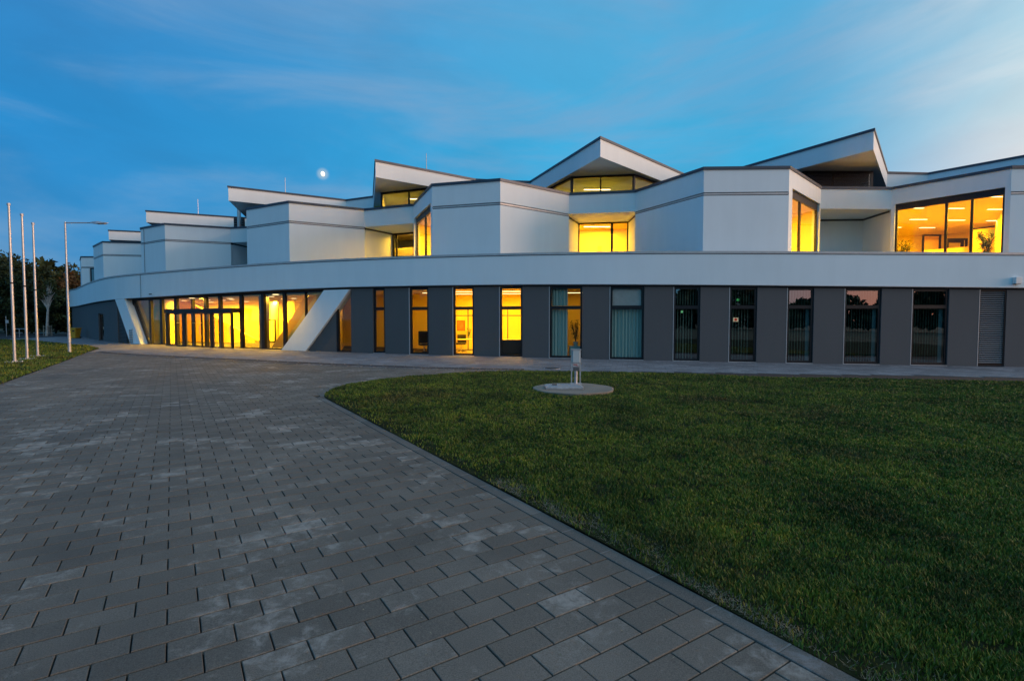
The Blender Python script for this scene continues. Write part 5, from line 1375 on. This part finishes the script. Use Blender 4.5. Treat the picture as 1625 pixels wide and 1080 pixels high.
# far shrubs mass behind, low
# small things in the far left
for px, py, dist, lb in ((10, 527, 52, 'small pale sign post with a box far left behind the small lawn'),):
    x = kx(px, 520) * dist; t = empty('sign_post', (x, dist, gz(x)), lb, 'sign post')
    b_ = MB(); b_.tube([(x, dist, -.05), (x, dist, 2.1)], .03, 6); b_.build('post', M['galv'], t); b_ = MB(); b_.box((x + .14, dist - .04, 1.55), (.28, .05, .32)); b_.build('sign_plate', M['trim'], t)
for px, lb in ((34.5, 'small pale metal bike hoop left of the middle flag pole'), (25, 'small pale metal bike hoop right beside the leftmost flag pole')):
    dist = 50; x = kx(px, 525) * dist; t = empty('bike_hoop', (x, dist, gz(x)), lb, 'bike stand', 'bike hoops far behind the small lawn')
    b_ = MB(); b_.tube([(x - .25, dist, -.05), (x - .25, dist, .75), (x - .2, dist, .85), (x + .3, dist, .85), (x + .35, dist, .75), (x + .35, dist, -.05)], .03, 6); b_.build('hoop', M['galv'], t)
# far verge line
a = at_ground(62, 526.6); b = at_ground(104, 526.2)
b_ = MB(); b_.prism([(a[0], 66), (b[0] * 66 / b[1] if False else kx(104, 526) * 66, 66), (kx(104, 526) * 66, 66.4), (a[0] * 66 / a[1], 66.4)], 0, .12); 
o = b_.build('far_kerb', M['trim']); tag(o, 'pale low kerb line under the trees between the right flag pole and the street lamp', 'kerb')
# treeline and shrubs behind the camera, seen mirrored in the panes
def treeline(name, segs, label):
    n = 26000; r = np.random.default_rng(5); P = np.zeros((n, 4, 3)); u = r.uniform(0, 1, n)
    pts = np.array(segs, float); tt_ = np.linspace(0, 1, len(pts)); X_ = np.interp(u, tt_, pts[:, 0]); Y_ = np.interp(u, tt_, pts[:, 1]) + r.normal(0, 2.0, n); H_ = np.interp(u, tt_, pts[:, 2])
    H_ = H_ * (.72 + .30 * np.sin(u * 61) * np.sin(u * 23 + 1) + .14 * np.sin(u * 190)); zf = r.uniform(0, 1, n) ** .8
    ce = np.stack([X_, Y_, H_ * zf], 1); a = r.normal(size=(n, 3)); a /= np.linalg.norm(a, axis=1)[:, None]; b2 = np.cross(a, r.normal(size=(n, 3))); b2 /= np.linalg.norm(b2, axis=1)[:, None]
    s = r.uniform(.5, 1.1, n)[:, None]
    P[:, 0] = ce - a * s; P[:, 1] = ce + b2 * s * .7; P[:, 2] = ce + a * s; P[:, 3] = ce - b2 * s * .7
    me = bpy.data.meshes.new(name); me.vertices.add(n * 4); me.vertices.foreach_set('co', P.reshape(-1)); me.loops.add(n * 4); me.loops.foreach_set('vertex_index', np.arange(n * 4, dtype=np.int32))
    me.polygons.add(n); me.polygons.foreach_set('loop_start', np.arange(0, n * 4, 4, dtype=np.int32)); me.update(calc_edges=True); me.materials.append(M['leaf0'])
    o = bpy.data.objects.new(name, me); C.objects.link(o); tag(o, label, 'trees', kind='stuff')
treeline('woodland', [(-120, -60, 12), (-60, -75, 13), (0, -80, 11), (50, -78, 9), (110, -60, 8), (150, -20, 8)], 'dark line of woodland facing the building across the forecourt, seen mirrored in the panes')
treeline('woodland', [(-170, 120, 14), (-140, 108, 14), (-110, 104, 13), (-86, 104, 13), (-66, 112, 12), (-40, 120, 10)], 'dark mass of woodland behind the separate trees at the far left')

# ------------------------------------------------------------------ moon
D = 1500.0; dd_ = Vector(ray(512.2, 276)).normalized(); mp_ = Vector((0, 0, EYE)) + dd_ * D
bm = bmesh.new(); bmesh.ops.create_uvsphere(bm, u_segments=32, v_segments=20, radius=6.6)
me = bpy.data.meshes.new('moon'); bm.to_mesh(me); bm.free(); me.materials.append(emit('moonlit_surface', (1.0, .90, .70), .95))
for p in me.polygons: p.use_smooth = True
mo = bpy.data.objects.new('moon', me); C.objects.link(mo); mo.location = mp_; mo.scale = (.78, .78, 1.0); mo.rotation_euler = (0, R(-12), 0)
tag(mo, 'small pale yellow moon in the blue sky above the roofs', 'moon')
